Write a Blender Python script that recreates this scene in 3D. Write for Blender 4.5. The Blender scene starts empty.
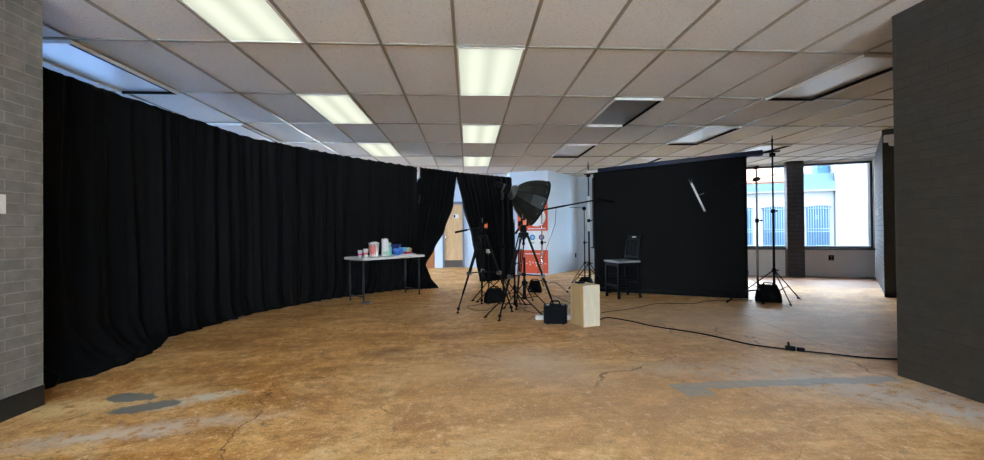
import bpy, bmesh, math, random
from mathutils import Vector, Matrix, noise
C = bpy.context.scene
COL = C.collection
PI = math.pi
random.seed(4)
CZ = 2.665          # ceiling height
GX, GY, GW, GL = -0.0938, 2.1594, 0.6096, 1.2192   # ceiling grid origin and cell

# ------------------------------------------------------------------ materials
def newmat(name):
    m = bpy.data.materials.new(name); m.use_nodes = True
    nt = m.node_tree; nt.nodes.clear()
    out = nt.nodes.new('ShaderNodeOutputMaterial')
    b = nt.nodes.new('ShaderNodeBsdfPrincipled')
    nt.links.new(b.outputs[0], out.inputs[0])
    return m, nt, b
def N(nt, t, **kw):
    n = nt.nodes.new(t)
    for k, v in kw.items():
        if k in n.inputs: n.inputs[k].default_value = v
        else: setattr(n, k, v)
    return n
def L(nt, a, b): nt.links.new(a, b)
def c4(c): return (c[0], c[1], c[2], 1)
def mat(name, col, rough=.5, metal=0, noise_amt=.12, noise_scale=18, bump=0, sheen=0, spec=.5, coat=0):
    m, nt, b = newmat(name)
    b.inputs['Roughness'].default_value = rough
    b.inputs['Metallic'].default_value = metal
    b.inputs['Specular IOR Level'].default_value = spec
    if sheen: b.inputs['Sheen Weight'].default_value = sheen; b.inputs['Sheen Roughness'].default_value = .4
    if coat: b.inputs['Coat Weight'].default_value = coat; b.inputs['Coat Roughness'].default_value = .15
    tc = N(nt, 'ShaderNodeTexCoord')
    no = N(nt, 'ShaderNodeTexNoise', Scale=noise_scale, Detail=4.0)
    L(nt, tc.outputs['Object'], no.inputs['Vector'])
    cr = N(nt, 'ShaderNodeMixRGB', blend_type='MIX')
    cr.inputs[1].default_value = c4([x*(1-noise_amt) for x in col])
    cr.inputs[2].default_value = c4([min(1, x*(1+noise_amt)) for x in col])
    L(nt, no.outputs[0], cr.inputs[0]); L(nt, cr.outputs[0], b.inputs['Base Color'])
    if bump:
        bp = N(nt, 'ShaderNodeBump', Strength=bump, Distance=.01)
        L(nt, no.outputs[0], bp.inputs['Height']); L(nt, bp.outputs[0], b.inputs['Normal'])
    return m
def emit(name, col, strength):
    m = bpy.data.materials.new(name); m.use_nodes = True
    nt = m.node_tree; nt.nodes.clear()
    out = nt.nodes.new('ShaderNodeOutputMaterial'); e = nt.nodes.new('ShaderNodeEmission')
    e.inputs[0].default_value = c4(col); e.inputs[1].default_value = strength
    L(nt, e.outputs[0], out.inputs[0]); return m
def math_n(nt, op, a, b=None, c=None, clamp=False):
    n = nt.nodes.new('ShaderNodeMath'); n.operation = op; n.use_clamp = clamp
    for i, v in enumerate((a, b, c)):
        if v is None: continue
        if isinstance(v, (int, float)): n.inputs[i].default_value = v
        else: L(nt, v, n.inputs[i])
    return n.outputs[0]
def ramp(nt, src, stops):
    r = nt.nodes.new('ShaderNodeValToRGB'); els = r.color_ramp.elements
    while len(els) < len(stops): els.new(.5)
    for e, (p, c) in zip(els, stops):
        e.position = p; e.color = c4(c) if not isinstance(c, (int, float)) else (c, c, c, 1)
    L(nt, src, r.inputs[0]); return r.outputs[0]
def mix(nt, fac, a, b):
    n = nt.nodes.new('ShaderNodeMixRGB')
    for i, v in enumerate((fac, a, b)):
        if isinstance(v, (int, float)): n.inputs[i].default_value = v
        elif isinstance(v, (tuple, list)): n.inputs[i].default_value = c4(v)
        else: L(nt, v, n.inputs[i])
    return n.outputs[0]

def brick_mat(name, col, mortar, rough=.5, bump=.8, spec=.5, sc=1.0, ms=.0045):
    m, nt, b = newmat(name)
    uv = N(nt, 'ShaderNodeUVMap')
    no = N(nt, 'ShaderNodeTexNoise', Scale=14.0, Detail=5.0)
    tc = N(nt, 'ShaderNodeTexCoord'); L(nt, tc.outputs['Object'], no.inputs['Vector'])
    n2 = N(nt, 'ShaderNodeTexNoise', Scale=90.0, Detail=3.0); L(nt, tc.outputs['Object'], n2.inputs['Vector'])
    # slight wobble of the joints
    wob = nt.nodes.new('ShaderNodeVectorMath'); wob.operation = 'MULTIPLY_ADD'
    L(nt, no.outputs[1], wob.inputs[0]); wob.inputs[1].default_value = (.006, .006, 0); L(nt, uv.outputs[0], wob.inputs[2])
    br = nt.nodes.new('ShaderNodeTexBrick')
    br.inputs['Scale'].default_value = 1
    br.inputs['Mortar Size'].default_value = ms*sc
    br.inputs['Mortar Smooth'].default_value = .35
    br.inputs['Brick Width'].default_value = .215*sc
    br.inputs['Row Height'].default_value = .0685*sc
    br.inputs['Color1'].default_value = c4(col)
    br.inputs['Color2'].default_value = c4([x*.84 for x in col])
    br.inputs['Mortar'].default_value = c4(mortar)
    L(nt, wob.outputs[0], br.inputs['Vector'])
    f = ramp(nt, no.outputs[0], [(.3, .78), (.7, 1.12)])
    cm = nt.nodes.new('ShaderNodeMixRGB'); cm.blend_type = 'MULTIPLY'; cm.inputs[0].default_value = 1
    L(nt, br.outputs[0], cm.inputs[1]); L(nt, f, cm.inputs[2]); L(nt, cm.outputs[0], b.inputs['Base Color'])
    h = math_n(nt, 'SUBTRACT', math_n(nt, 'MULTIPLY', n2.outputs[0], .35), math_n(nt, 'MULTIPLY', br.outputs[1], 1.0))
    bp = N(nt, 'ShaderNodeBump', Strength=bump, Distance=.006); L(nt, h, bp.inputs['Height'])
    L(nt, bp.outputs[0], b.inputs['Normal'])
    b.inputs['Roughness'].default_value = rough; b.inputs['Specular IOR Level'].default_value = spec
    return m

def floor_mat():
    m, nt, b = newmat('stained_concrete')
    geo = N(nt, 'ShaderNodeNewGeometry'); P = geo.outputs['Position']
    def nz(scale, detail=6, rough=.55, dist=0, stretch=None, rot=0):
        v = P
        if stretch:
            mp = N(nt, 'ShaderNodeMapping'); mp.inputs['Rotation'].default_value = (0, 0, rot); mp.inputs['Scale'].default_value = stretch
            L(nt, P, mp.inputs[0]); v = mp.outputs[0]
        n = N(nt, 'ShaderNodeTexNoise', Scale=scale, Detail=float(detail), Roughness=rough, Distortion=dist)
        L(nt, v, n.inputs['Vector']); return n
    big = nz(.55, 6, .6, .6); mid = nz(1.7, 9, .72, 1.2); fine = nz(14, 6, .7); grit = nz(70, 3, .7)
    streak = nz(1.6, 7, .68, .5, (1, 2.6, 1), .55)
    base = ramp(nt, mid.outputs[0], [(.30, (.20, .080, .025)), (.43, (.36, .165, .055)), (.52, (.50, .265, .105)), (.62, (.66, .42, .20)), (.78, (.74, .56, .34))])
    st = ramp(nt, streak.outputs[0], [(.36, (.24, .10, .032)), (.5, (.48, .25, .095)), (.62, (.70, .48, .24))])
    c = mix(nt, .45, base, st)
    c = mix(nt, ramp(nt, big.outputs[0], [(.38, 0.), (.62, .35)]), c, (.54, .32, .145))
    vb = nz(.9, 9, .75, 1.6, (1, 1.9, 1), -.5)
    c = mix(nt, ramp(nt, vb.outputs[0], [(.36, .75), (.50, 0.)]), c, (.27, .115, .04))
    c = mix(nt, ramp(nt, vb.outputs[0], [(.52, 0.), (.66, .8)]), c, (.70, .50, .27))
    # dark speckle and pale scuffs
    c = mix(nt, ramp(nt, fine.outputs[0], [(.32, .75), (.46, 0.)]), c, (.17, .075, .03))
    c = mix(nt, ramp(nt, fine.outputs[0], [(.55, 0.), (.68, .7)]), c, (.78, .62, .42))
    c = mix(nt, ramp(nt, grit.outputs[0], [(.58, 0.), (.68, .7)]), c, (.78, .68, .54))
    c = mix(nt, ramp(nt, grit.outputs[0], [(.32, .7), (.42, 0.)]), c, (.12, .06, .03))
    sep = N(nt, 'ShaderNodeSeparateXYZ'); 
    wv = nt.nodes.new('ShaderNodeVectorMath'); wv.operation = 'MULTIPLY_ADD'
    sub = nt.nodes.new('ShaderNodeVectorMath'); sub.operation = 'SUBTRACT'
    wn = nz(3.2, 6, .7); L(nt, wn.outputs[1], sub.inputs[0]); sub.inputs[1].default_value = (.5, .5, .5)
    L(nt, sub.outputs[0], wv.inputs[0]); wv.inputs[1].default_value = (.30, .30, 0); L(nt, P, wv.inputs[2])
    L(nt, wv.outputs[0], sep.inputs[0])
    sp2 = N(nt, 'ShaderNodeSeparateXYZ'); 
    wv2 = nt.nodes.new('ShaderNodeVectorMath'); wv2.operation = 'MULTIPLY_ADD'
    sb2 = nt.nodes.new('ShaderNodeVectorMath'); sb2.operation = 'SUBTRACT'; L(nt, nz(9, 7, .8).outputs[1], sb2.inputs[0]); sb2.inputs[1].default_value = (.5, .5, .5)
    L(nt, sb2.outputs[0], wv2.inputs[0]); wv2.inputs[1].default_value = (.17, .17, 0); L(nt, P, wv2.inputs[2]); L(nt, wv2.outputs[0], sp2.inputs[0])
    def blob(x, y, rx, ry, ang, lo=.7, hi=1.1, s=sep):
        ca, sa = math.cos(ang), math.sin(ang)
        dx = math_n(nt, 'SUBTRACT', s.outputs[0], x); dy = math_n(nt, 'SUBTRACT', s.outputs[1], y)
        u = math_n(nt, 'DIVIDE', math_n(nt, 'ADD', math_n(nt, 'MULTIPLY', dx, ca), math_n(nt, 'MULTIPLY', dy, sa)), rx)
        v = math_n(nt, 'DIVIDE', math_n(nt, 'SUBTRACT', math_n(nt, 'MULTIPLY', dy, ca), math_n(nt, 'MULTIPLY', dx, sa)), ry)
        d = math_n(nt, 'SQRT', math_n(nt, 'ADD', math_n(nt, 'MULTIPLY', u, u), math_n(nt, 'MULTIPLY', v, v)))
        mr = N(nt, 'ShaderNodeMapRange'); L(nt, d, mr.inputs[0])
        mr.inputs[1].default_value = lo; mr.inputs[2].default_value = hi; mr.inputs[3].default_value = 1; mr.inputs[4].default_value = 0
        return mr.outputs[0]
    rough_mask = ramp(nt, nz(9, 6, .75).outputs[0], [(.40, 0.), (.50, 1.)])
    def soft(bl, amt, colr, masked=True):
        nonlocal c
        f = math_n(nt, 'MULTIPLY', bl, amt)
        if masked: f = math_n(nt, 'MULTIPLY', f, rough_mask)
        c = mix(nt, f, c, colr)
    # pale worn areas (bare residue), darker stains, a broad paler area, painted shade by windows
    soft(blob(-2.45, 2.75, .75, .20, .35, .2, 1.1), 1.0, (.66, .50, .28))
    soft(blob(-1.9, 2.35, .9, .12, .25, .2, 1.1), 1.0, (.58, .49, .42))
    soft(blob(-1.78, 2.80, .30, .09, .45, .3, 1.1), 1.0, (.60, .56, .48))
    soft(blob(.55, 3.3, .65, .45, -.7, .1, 1.2), .6, (.60, .52, .45), False)
    soft(blob(1.6, 3.05, .5, .2, -.2, .1, 1.2), .55, (.50, .50, .50))
    soft(blob(2.55, 2.75, 1.1, .40, -.5, .1, 1.2), .75, (.52, .50, .48))
    soft(blob(2.9, 2.2, .55, .25, -.8, .1, 1.2), .8, (.55, .55, .56))
    soft(blob(3.4, 4.4, 2.4, 1.5, -.35, .1, 1.2), .6, (.56, .49, .42), False)  # broad paler area over the right half of the floor
    soft(blob(1.2, 2.6, 2.2, 1.6, -.2, .1, 1.2), .45, (.56, .42, .29), False)
    soft(blob(.9, 5.6, 2.6, 1.0, .0, .1, 1.2), .35, (.60, .46, .30), False)
    soft(blob(-.3, 3.2, .5, .35, .3, .1, 1.2), .45, (.66, .47, .27), False)
    soft(blob(-.75, 3.75, .3, .16, .2, .2, 1.2), .6, (.17, .075, .028), False)
    soft(blob(.1, 4.4, .45, .16, .1, .2, 1.2), .45, (.20, .09, .035), False)
    soft(blob(7.7, 8.0, 2.9, 1.25, -.38, .5, 1.25), .88, (.10, .045, .03), False)  # shade below the windows painted into the floor colour
    # grey patching compound: two ragged patches and a long strip
    grey = (.125, .135, .14)
    for a in ((-2.28, 2.86, .19, .08, -.10), (-2.06, 2.69, .20, .085, .35)):
        soft(blob(*a, .88, 1.0, sp2), .92, grey, False)
    def boxmask(x0, x1, y0, y1):
        X, Y = sp2.outputs[0], sp2.outputs[1]
        a = math_n(nt, 'MULTIPLY', math_n(nt, 'GREATER_THAN', X, x0), math_n(nt, 'LESS_THAN', X, x1))
        bb = math_n(nt, 'MULTIPLY', math_n(nt, 'GREATER_THAN', Y, y0), math_n(nt, 'LESS_THAN', Y, y1))
        return math_n(nt, 'MULTIPLY', a, bb)
    soft(boxmask(1.42, 3.10, 2.68, 2.79), .72, (.26, .28, .30), False)
    soft(boxmask(1.42, 1.62, 2.56, 2.72), .65, (.27, .29, .31), False)
    # hairline cracks
    vv = nt.nodes.new('ShaderNodeVectorMath'); vv.operation = 'MULTIPLY_ADD'
    L(nt, nz(1.5, 5, .55).outputs[1], vv.inputs[0]); vv.inputs[1].default_value = (.8, .8, 0); L(nt, P, vv.inputs[2])
    vo = nt.nodes.new('ShaderNodeTexVoronoi'); vo.feature = 'DISTANCE_TO_EDGE'; vo.inputs['Scale'].default_value = .72
    L(nt, vv.outputs[0], vo.inputs['Vector'])
    crack = math_n(nt, 'MULTIPLY', math_n(nt, 'LESS_THAN', vo.outputs[0], .0030), ramp(nt, nz(1.1, 3).outputs[0], [(.47, 0.), (.58, .8)]))
    c = mix(nt, crack, c, (.12, .06, .03))
    # saw-cut joints
    def joint(p, q, w=.006):
        s3 = N(nt, 'ShaderNodeSeparateXYZ'); L(nt, P, s3.inputs[0])
        d = Vector((q[0]-p[0], q[1]-p[1])); l = d.length; d /= l
        dx = math_n(nt, 'SUBTRACT', s3.outputs[0], p[0]); dy = math_n(nt, 'SUBTRACT', s3.outputs[1], p[1])
        t = math_n(nt, 'ADD', math_n(nt, 'MULTIPLY', dx, d.x), math_n(nt, 'MULTIPLY', dy, d.y))
        n = math_n(nt, 'ABSOLUTE', math_n(nt, 'SUBTRACT', math_n(nt, 'MULTIPLY', dy, d.x), math_n(nt, 'MULTIPLY', dx, d.y)))
        return math_n(nt, 'MULTIPLY', math_n(nt, 'LESS_THAN', n, w), math_n(nt, 'MULTIPLY', math_n(nt, 'GREATER_THAN', t, 0), math_n(nt, 'LESS_THAN', t, l)))
    c = mix(nt, math_n(nt, 'MULTIPLY', joint((3.55, 5.05), (3.27, 3.2)), .7), c, (.12, .07, .04))
    c = mix(nt, math_n(nt, 'MULTIPLY', joint((-3.0, 7.15), (4.0, 7.15)), .35), c, (.12, .07, .04))
    hs = N(nt, 'ShaderNodeHueSaturation', Saturation=1.12, Value=1.36); L(nt, c, hs.inputs['Color']); c = hs.outputs[0]
    L(nt, c, b.inputs['Base Color'])
    rr = ramp(nt, mid.outputs[0], [(.3, .52), (.7, .38)])
    L(nt, rr, b.inputs['Roughness'])
    b.inputs['Specular IOR Level'].default_value = .4
    hh = math_n(nt, 'ADD', math_n(nt, 'MULTIPLY', fine.outputs[0], .5), math_n(nt, 'MULTIPLY', grit.outputs[0], .3))
    hh = math_n(nt, 'SUBTRACT', hh, math_n(nt, 'MULTIPLY', crack, .5))
    bp = N(nt, 'ShaderNodeBump', Strength=.5, Distance=.006); L(nt, hh, bp.inputs['Height']); L(nt, bp.outputs[0], b.inputs['Normal'])
    return m

def tile_mat():
    m, nt, b = newmat('acoustic_tile')
    geo = N(nt, 'ShaderNodeNewGeometry')
    n1 = N(nt, 'ShaderNodeTexNoise', Scale=55.0, Detail=4.0, Roughness=.7); L(nt, geo.outputs['Position'], n1.inputs['Vector'])
    n2 = N(nt, 'ShaderNodeTexNoise', Scale=1.3, Detail=3.0); L(nt, geo.outputs['Position'], n2.inputs['Vector'])
    c = ramp(nt, n1.outputs[0], [(.28, (.42, .43, .43)), (.42, (.73, .75, .765)), (.7, (.78, .795, .81))])
    c = mix(nt, ramp(nt, n2.outputs[0], [(.35, 0.), (.75, .18)]), c, (.68, .69, .70))
    L(nt, c, b.inputs['Base Color']); b.inputs['Roughness'].default_value = .85; b.inputs['Specular IOR Level'].default_value = .2
    bp = N(nt, 'ShaderNodeBump', Strength=.4, Distance=.004); L(nt, n1.outputs[0], bp.inputs['Height']); L(nt, bp.outputs[0], b.inputs['Normal'])
    return m

M = {}
M['floor'] = floor_mat()
M['tile'] = tile_mat()
M['grid'] = mat('grid_metal', (.27, .25, .20), .3, 0, .04)
M['brick_grey'] = brick_mat('brick_grey_paint', (.21, .192, .165), (.265, .247, .215), .6, 1.0)
M['brick_dark'] = brick_mat('brick_dark_paint', (.043, .038, .030), (.034, .030, .024), .55, .7)
M['brick_pier'] = brick_mat('brick_pier_paint', (.060, .062, .070), (.025, .025, .03), .5, .9, sc=1.4, ms=.0075)
M['brick_side'] = brick_mat('brick_side_paint', (.075, .083, .10), (.008, .009, .012), .55, 1.0, sc=1.4, ms=.0085)
M['wall_white'] = mat('wall_white_paint', (.61, .71, .82), .55, 0, .03, 5)
M['wall_sill'] = mat('wall_pale_paint', (.74, .77, .80), .55, 0, .05, 5)
M['baseboard'] = mat('black_vinyl_base', (.012, .012, .012), .35)
M['frame_dark'] = mat('dark_window_frame', (.035, .04, .05), .4)
M['curtain'] = mat('black_velour', (.0062, .0062, .0066), .85, 0, .15, 30, 0, spec=.08)
M['black_metal'] = mat('black_metal', (.006, .006, .007), .5, 0, spec=.10)
M['black_plastic'] = mat('black_plastic', (.006, .006, .007), .65, spec=.05)
M['black_fabric'] = mat('black_fabric', (.006, .006, .007), .8, 0, .2, 60, .3, spec=.05)
M['softbox_shell'] = mat('softbox_shell', (.013, .0135, .012), .5, 0, .15, 25, .1, spec=.3)
M['softbox_shell_dark'] = mat('softbox_shell_lower', (.022, .022, .022), .5, 0, .15, 25, .1)
M['grey_metal'] = mat('grey_metal', (.20, .20, .21), .35, .8)
M['chrome'] = mat('chrome_steel', (.62, .63, .65), .22, .9)
M['table_leg'] = mat('dark_table_leg', (.035, .038, .042), .4, .3)
M['white_diff'] = mat('white_diffuser', (.80, .80, .80), .6)
M['white_plastic'] = mat('white_plastic', (.78, .77, .74), .42)
M['table_white'] = mat('table_plastic', (.78, .78, .75), .4, 0, .03)
M['paper_white'] = mat('paper_white', (.80, .78, .76), .6)
M['orange_mark'] = mat('orange_accent', (.75, .16, .05), .45)
M['wood_ply'] = None
M['backdrop'] = mat('black_seamless_paper', (.0062, .0058, .0060), .7, 0, .1, 8, spec=.08)
M['roll_lit'] = mat('lit_paper_roll', (.022, .034, .075), .5, 0, .1, 8)  # lit copy of the backdrop paper, light put into its navy colour
M['chair_paint'] = mat('black_chair_paint', (.0035, .0042, .006), .45, spec=.07)
M['chair_seat'] = mat('sheen_seat', (.22, .24, .26), .3, 0, .35, 22)  # pale grey-blue colour stands in for specular sheen on the seat
M['cable'] = mat('black_rubber_cable', (.006, .006, .006), .55, spec=.2)
M['facade'] = mat('facade_white_stucco', (.36, .37, .38), .8, 0, .03, 2)
M['facade2'] = mat('facade_white_side', (.25, .25, .25), .8, 0, .02, 2)
M['cornice'] = mat('cornice_blue_grey', (.11, .19, .25), .7)
M['roof_red'] = mat('roof_terracotta', (.34, .16, .10), .8)
M['ext_glass'] = mat('exterior_pane', (.05, .13, .23), .3)
M['ext_bars'] = mat('exterior_bars', (.20, .29, .36), .5)
M['ext_blue'] = mat('rooftop_unit_paint', (.05, .14, .24), .6)
M['asphalt'] = mat('asphalt', (.10, .10, .10), .85, 0, .2, 6)

def ply_mat(name, c0, c1):
    m, nt, b = newmat(name)
    tc = N(nt, 'ShaderNodeTexCoord'); mp = N(nt, 'ShaderNodeMapping'); mp.inputs['Scale'].default_value = (7, 7, 1.2)
    L(nt, tc.outputs['Object'], mp.inputs[0])
    no = N(nt, 'ShaderNodeTexNoise', Scale=3.0, Detail=6.0, Distortion=1.2); L(nt, mp.outputs[0], no.inputs['Vector'])
    L(nt, ramp(nt, no.outputs[0], [(.3, c0), (.7, c1)]), b.inputs['Base Color']); b.inputs['Roughness'].default_value = .45
    return m
M['wood_ply'] = ply_mat('birch_plywood', (.52, .33, .15), (.62, .43, .21))
M['wood_pale'] = ply_mat('birch_plywood_pale', (.60, .51, .36), (.68, .60, .44))
M['door_wood'] = ply_mat('oak_door_veneer', (.52, .32, .15), (.66, .44, .23))
M['wood_brown'] = ply_mat('brown_door_veneer', (.34, .13, .045), (.44, .19, .07))
M['door_frame'] = mat('door_frame_grey', (.16, .20, .26), .5)
M['lit'] = emit('lit_diffuser', (.95, 1.0, .82), .80)
def tubes_behind_diffuser(m):       # two fluorescent tubes glow a little stronger through the lens
    nt = m.node_tree; e = [n for n in nt.nodes if n.type == 'EMISSION'][0]
    tc = N(nt, 'ShaderNodeTexCoord'); sp = N(nt, 'ShaderNodeSeparateXYZ'); L(nt, tc.outputs['Object'], sp.inputs[0])
    d = math_n(nt, 'ABSOLUTE', math_n(nt, 'SUBTRACT', math_n(nt, 'ABSOLUTE', sp.outputs[0]), .13))
    g = math_n(nt, 'POWER', 2.718, math_n(nt, 'MULTIPLY', math_n(nt, 'MULTIPLY', d, d), -120))
    ey = math_n(nt, 'SUBTRACT', 1, math_n(nt, 'POWER', math_n(nt, 'DIVIDE', math_n(nt, 'ABSOLUTE', sp.outputs[1]), .60), 10), clamp=True)
    L(nt, math_n(nt, 'MULTIPLY', math_n(nt, 'MULTIPLY_ADD', g, .20, .56), math_n(nt, 'MULTIPLY_ADD', ey, .25, .75)), e.inputs[1])
tubes_behind_diffuser(M['lit'])
def lens_mat(name='unlit_acrylic_lens', col=(.90, .94, .97), rough=.36):
    m, nt, b = newmat(name)
    b.inputs['Base Color'].default_value = c4(col); b.inputs['Roughness'].default_value = rough
    b.inputs['Specular IOR Level'].default_value = 1.0; b.inputs['Coat Weight'].default_value = .8; b.inputs['Coat Roughness'].default_value = .3; b.inputs['Coat IOR'].default_value = 1.7
    tc = N(nt, 'ShaderNodeTexCoord'); vo = nt.nodes.new('ShaderNodeTexVoronoi'); vo.inputs['Scale'].default_value = 75
    L(nt, tc.outputs['Object'], vo.inputs['Vector'])
    bp = N(nt, 'ShaderNodeBump', Strength=.12, Distance=.002); L(nt, vo.outputs[0], bp.inputs['Height']); L(nt, bp.outputs[0], b.inputs['Normal'])
    return m
M['lens'] = lens_mat(); M['lens_dark'] = lens_mat('grey_louvre_lens', (.26, .24, .22), .4)
def glass_mat(name='window_glass', col=(.93, .97, 1, 1)):
    m = bpy.data.materials.new(name); m.use_nodes = True
    nt = m.node_tree; nt.nodes.clear()
    out = nt.nodes.new('ShaderNodeOutputMaterial'); mx = nt.nodes.new('ShaderNodeMixShader')
    tr = nt.nodes.new('ShaderNodeBsdfTransparent'); tr.inputs[0].default_value = col
    gl = nt.nodes.new('ShaderNodeBsdfGlossy'); gl.inputs['Roughness'].default_value = .02
    mx.inputs[0].default_value = .06
    L(nt, tr.outputs[0], mx.inputs[1]); L(nt, gl.outputs[0], mx.inputs[2]); L(nt, mx.outputs[0], out.inputs[0])
    return m
M['glass'] = glass_mat(); M['glass_grey'] = glass_mat('grey_tinted_glass', (.40, .47, .52, 1)); M['glass_blue'] = glass_mat('blue_tinted_glass', (.34, .46, .62, 1))  # grey and blue tints added to dim and colour light from unseen windows

# ------------------------------------------------------------------ mesh helpers
class B:
    def __init__(s): s.bm = bmesh.new(); s.uv = None
    def box(s, c, size, rz=0, R=None, bev=0):
        Rm = R if R is not None else Matrix.Rotation(rz, 4, 'Z')
        g = bmesh.ops.create_cube(s.bm, size=1)
        vs = g['verts']
        for v in vs: v.co = Vector((v.co.x*size[0], v.co.y*size[1], v.co.z*size[2]))
        if bev:
            es = list({e for v in vs for e in v.link_edges})
            r = bmesh.ops.bevel(s.bm, geom=es, offset=bev, segments=2, profile=.6, affect='EDGES')
            vs = [v for v in r['verts']] + [v for v in vs if v.is_valid]
            vs = list({v for v in vs if v.is_valid})
        T = Matrix.Translation(Vector(c)) @ Rm.to_4x4()
        for v in vs: v.co = T @ v.co
        return s
    def tube(s, pts, r, seg=8, caps=True, smooth=True):
        pts = [Vector(p) for p in pts]; n = len(pts)
        rs = r if isinstance(r, (list, tuple)) else [r]*n
        rings = []; ref = None
        for i, p in enumerate(pts):
            if i == 0: t = pts[1]-pts[0]
            elif i == n-1: t = pts[-1]-pts[-2]
            else: t = (pts[i+1]-p).normalized()+(p-pts[i-1]).normalized()
            if t.length < 1e-9: t = Vector((0, 0, 1))
            t.normalize()
            if ref is None:
                ref = Vector((0, 0, 1)) if abs(t.z) < .9 else Vector((1, 0, 0))
            a = t.cross(ref)
            if a.length < 1e-6: a = t.cross(Vector((0, 1, 0)))
            a.normalize(); b2 = t.cross(a).normalized(); ref = a.cross(t).normalized()
            rings.append([s.bm.verts.new(p + (a*math.cos(2*PI*k/seg)+b2*math.sin(2*PI*k/seg))*rs[i]) for k in range(seg)])
        for i in range(n-1):
            for k in range(seg):
                f = s.bm.faces.new((rings[i][k], rings[i][(k+1) % seg], rings[i+1][(k+1) % seg], rings[i+1][k])); f.smooth = smooth
        if caps:
            s.bm.faces.new(rings[0][::-1]); s.bm.faces.new(rings[-1])
        return s
    def lathe(s, prof, at=(0, 0, 0), axis=(0, 0, 1), seg=20, close=True, smooth=True, ell=(1, 1)):
        q = Vector((0, 0, 1)).rotation_difference(Vector(axis).normalized())
        at = Vector(at); rings = []
        for (r, z) in prof:
            rings.append([s.bm.verts.new(at + q @ Vector((r*ell[0]*math.cos(2*PI*k/seg), r*ell[1]*math.sin(2*PI*k/seg), z))) for k in range(seg)])
        for i in range(len(rings)-1):
            for k in range(seg):
                f = s.bm.faces.new((rings[i][k], rings[i][(k+1) % seg], rings[i+1][(k+1) % seg], rings[i+1][k])); f.smooth = smooth
        if close:
            s.bm.faces.new(rings[0][::-1]); s.bm.faces.new(rings[-1])
        return s
    def quad(s, a, b, c, d, uvs=None):
        f = s.bm.faces.new([s.bm.verts.new(Vector(p)) for p in (a, b, c, d)])
        if uvs:
            if s.uv is None: s.uv = s.bm.loops.layers.uv.new('UVMap')
            for lp, u in zip(f.loops, uvs): lp[s.uv].uv = u
        return s
    def prism(s, pts, z0, z1, uv=False):
        """closed floor outline (counter-clockwise) between two heights"""
        n = len(pts)
        if uv and s.uv is None: s.uv = s.bm.loops.layers.uv.new('UVMap')
        lo = [s.bm.verts.new((x, y, z0)) for x, y in pts]; hi = [s.bm.verts.new((x, y, z1)) for x, y in pts]
        acc = 0
        for i in range(n):
            j = (i+1) % n; l = math.hypot(pts[j][0]-pts[i][0], pts[j][1]-pts[i][1])
            f = s.bm.faces.new((lo[i], lo[j], hi[j], hi[i]))
            if uv:
                for lp, u in zip(f.loops, ((acc, z0), (acc+l, z0), (acc+l, z1), (acc, z1))): lp[s.uv].uv = u
            acc += l
        s.bm.faces.new(lo[::-1]); s.bm.faces.new(hi)
        return s
    def sphere(s, c, r, sc=(1, 1, 1), seg=14):
        g = bmesh.ops.create_uvsphere(s.bm, u_segments=seg, v_segments=max(6, seg//2), radius=r)
        for v in g['verts']:
            v.co = Vector((v.co.x*sc[0], v.co.y*sc[1], v.co.z*sc[2])) + Vector(c)
            for f in v.link_faces: f.smooth = True
        return s
def obj(name, b, m, parent=None, at=None):
    """link as ONE object; coordinates in b are world (moved into the parent's frame)"""
    me = bpy.data.meshes.new(name)
    if parent is not None and b_world[0]:
        inv = (parent.parent.matrix_basis @ parent.matrix_basis if parent.parent else parent.matrix_basis).inverted()
        for v in b.bm.verts: v.co = inv @ v.co
    elif at is not None:
        for v in b.bm.verts: v.co -= Vector(at)
    bmesh.ops.recalc_face_normals(b.bm, faces=b.bm.faces[:])
    b.bm.to_mesh(me); b.bm.free()
    o = bpy.data.objects.new(name, me); COL.objects.link(o)
    if m is not None: me.materials.append(m)
    if parent is not None: o.parent = parent
    elif at is not None: o.location = at
    return o
b_world = [True]
class local:           # inside: coordinates given in the parent's own frame
    def __enter__(s): b_world[0] = False
    def __exit__(s, *a): b_world[0] = True
def thing(name, label, cat, loc=(0, 0, 0), rz=0, group=None):
    o = bpy.data.objects.new(name, None); COL.objects.link(o)
    o.empty_display_size = .1
    o.matrix_basis = Matrix.Translation(Vector(loc)) @ Matrix.Rotation(rz, 4, 'Z')
    return tag(o, label, cat, group)
def tag(o, label, cat, group=None, kind=None):
    o['label'] = label; o['category'] = cat
    if group: o['group'] = group
    if kind: o['kind'] = kind
    return o
def struct(name, b, m, label=None, at=None):
    o = obj(name, b, m, at=at); o['kind'] = 'structure'
    if label: o['label'] = label
    return o
def dup(root, loc=None, rz=None, label=None, group=None):
    r = root.copy(); COL.objects.link(r)
    if loc is not None: r.matrix_basis = Matrix.Translation(Vector(loc)) @ Matrix.Rotation(rz or 0, 4, 'Z')
    if label: r['label'] = label
    if group: r['group'] = group
    for ch in list(root.children):
        c = ch.copy(); COL.objects.link(c); c.parent = r
        for g in ch.children:
            d = g.copy(); COL.objects.link(d); d.parent = c
    return r
def text_obj(s, size, m, parent, T, name='lettering', extrude=.0005, align='CENTER'):
    cu = bpy.data.curves.new(name, 'FONT'); cu.body = s; cu.size = size; cu.extrude = extrude
    cu.align_x = align; cu.align_y = 'CENTER'
    tmp = bpy.data.objects.new(name+'_src', cu); COL.objects.link(tmp)
    me = bpy.data.meshes.new_from_object(tmp.evaluated_get(bpy.context.evaluated_depsgraph_get()))
    bpy.data.objects.remove(tmp)
    o = bpy.data.objects.new(name, me); COL.objects.link(o); me.materials.append(m)
    me.transform(T); o.parent = parent
    if parent is not None and parent.type != 'MESH': me.transform(parent.matrix_basis.inverted())
    return o

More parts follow.
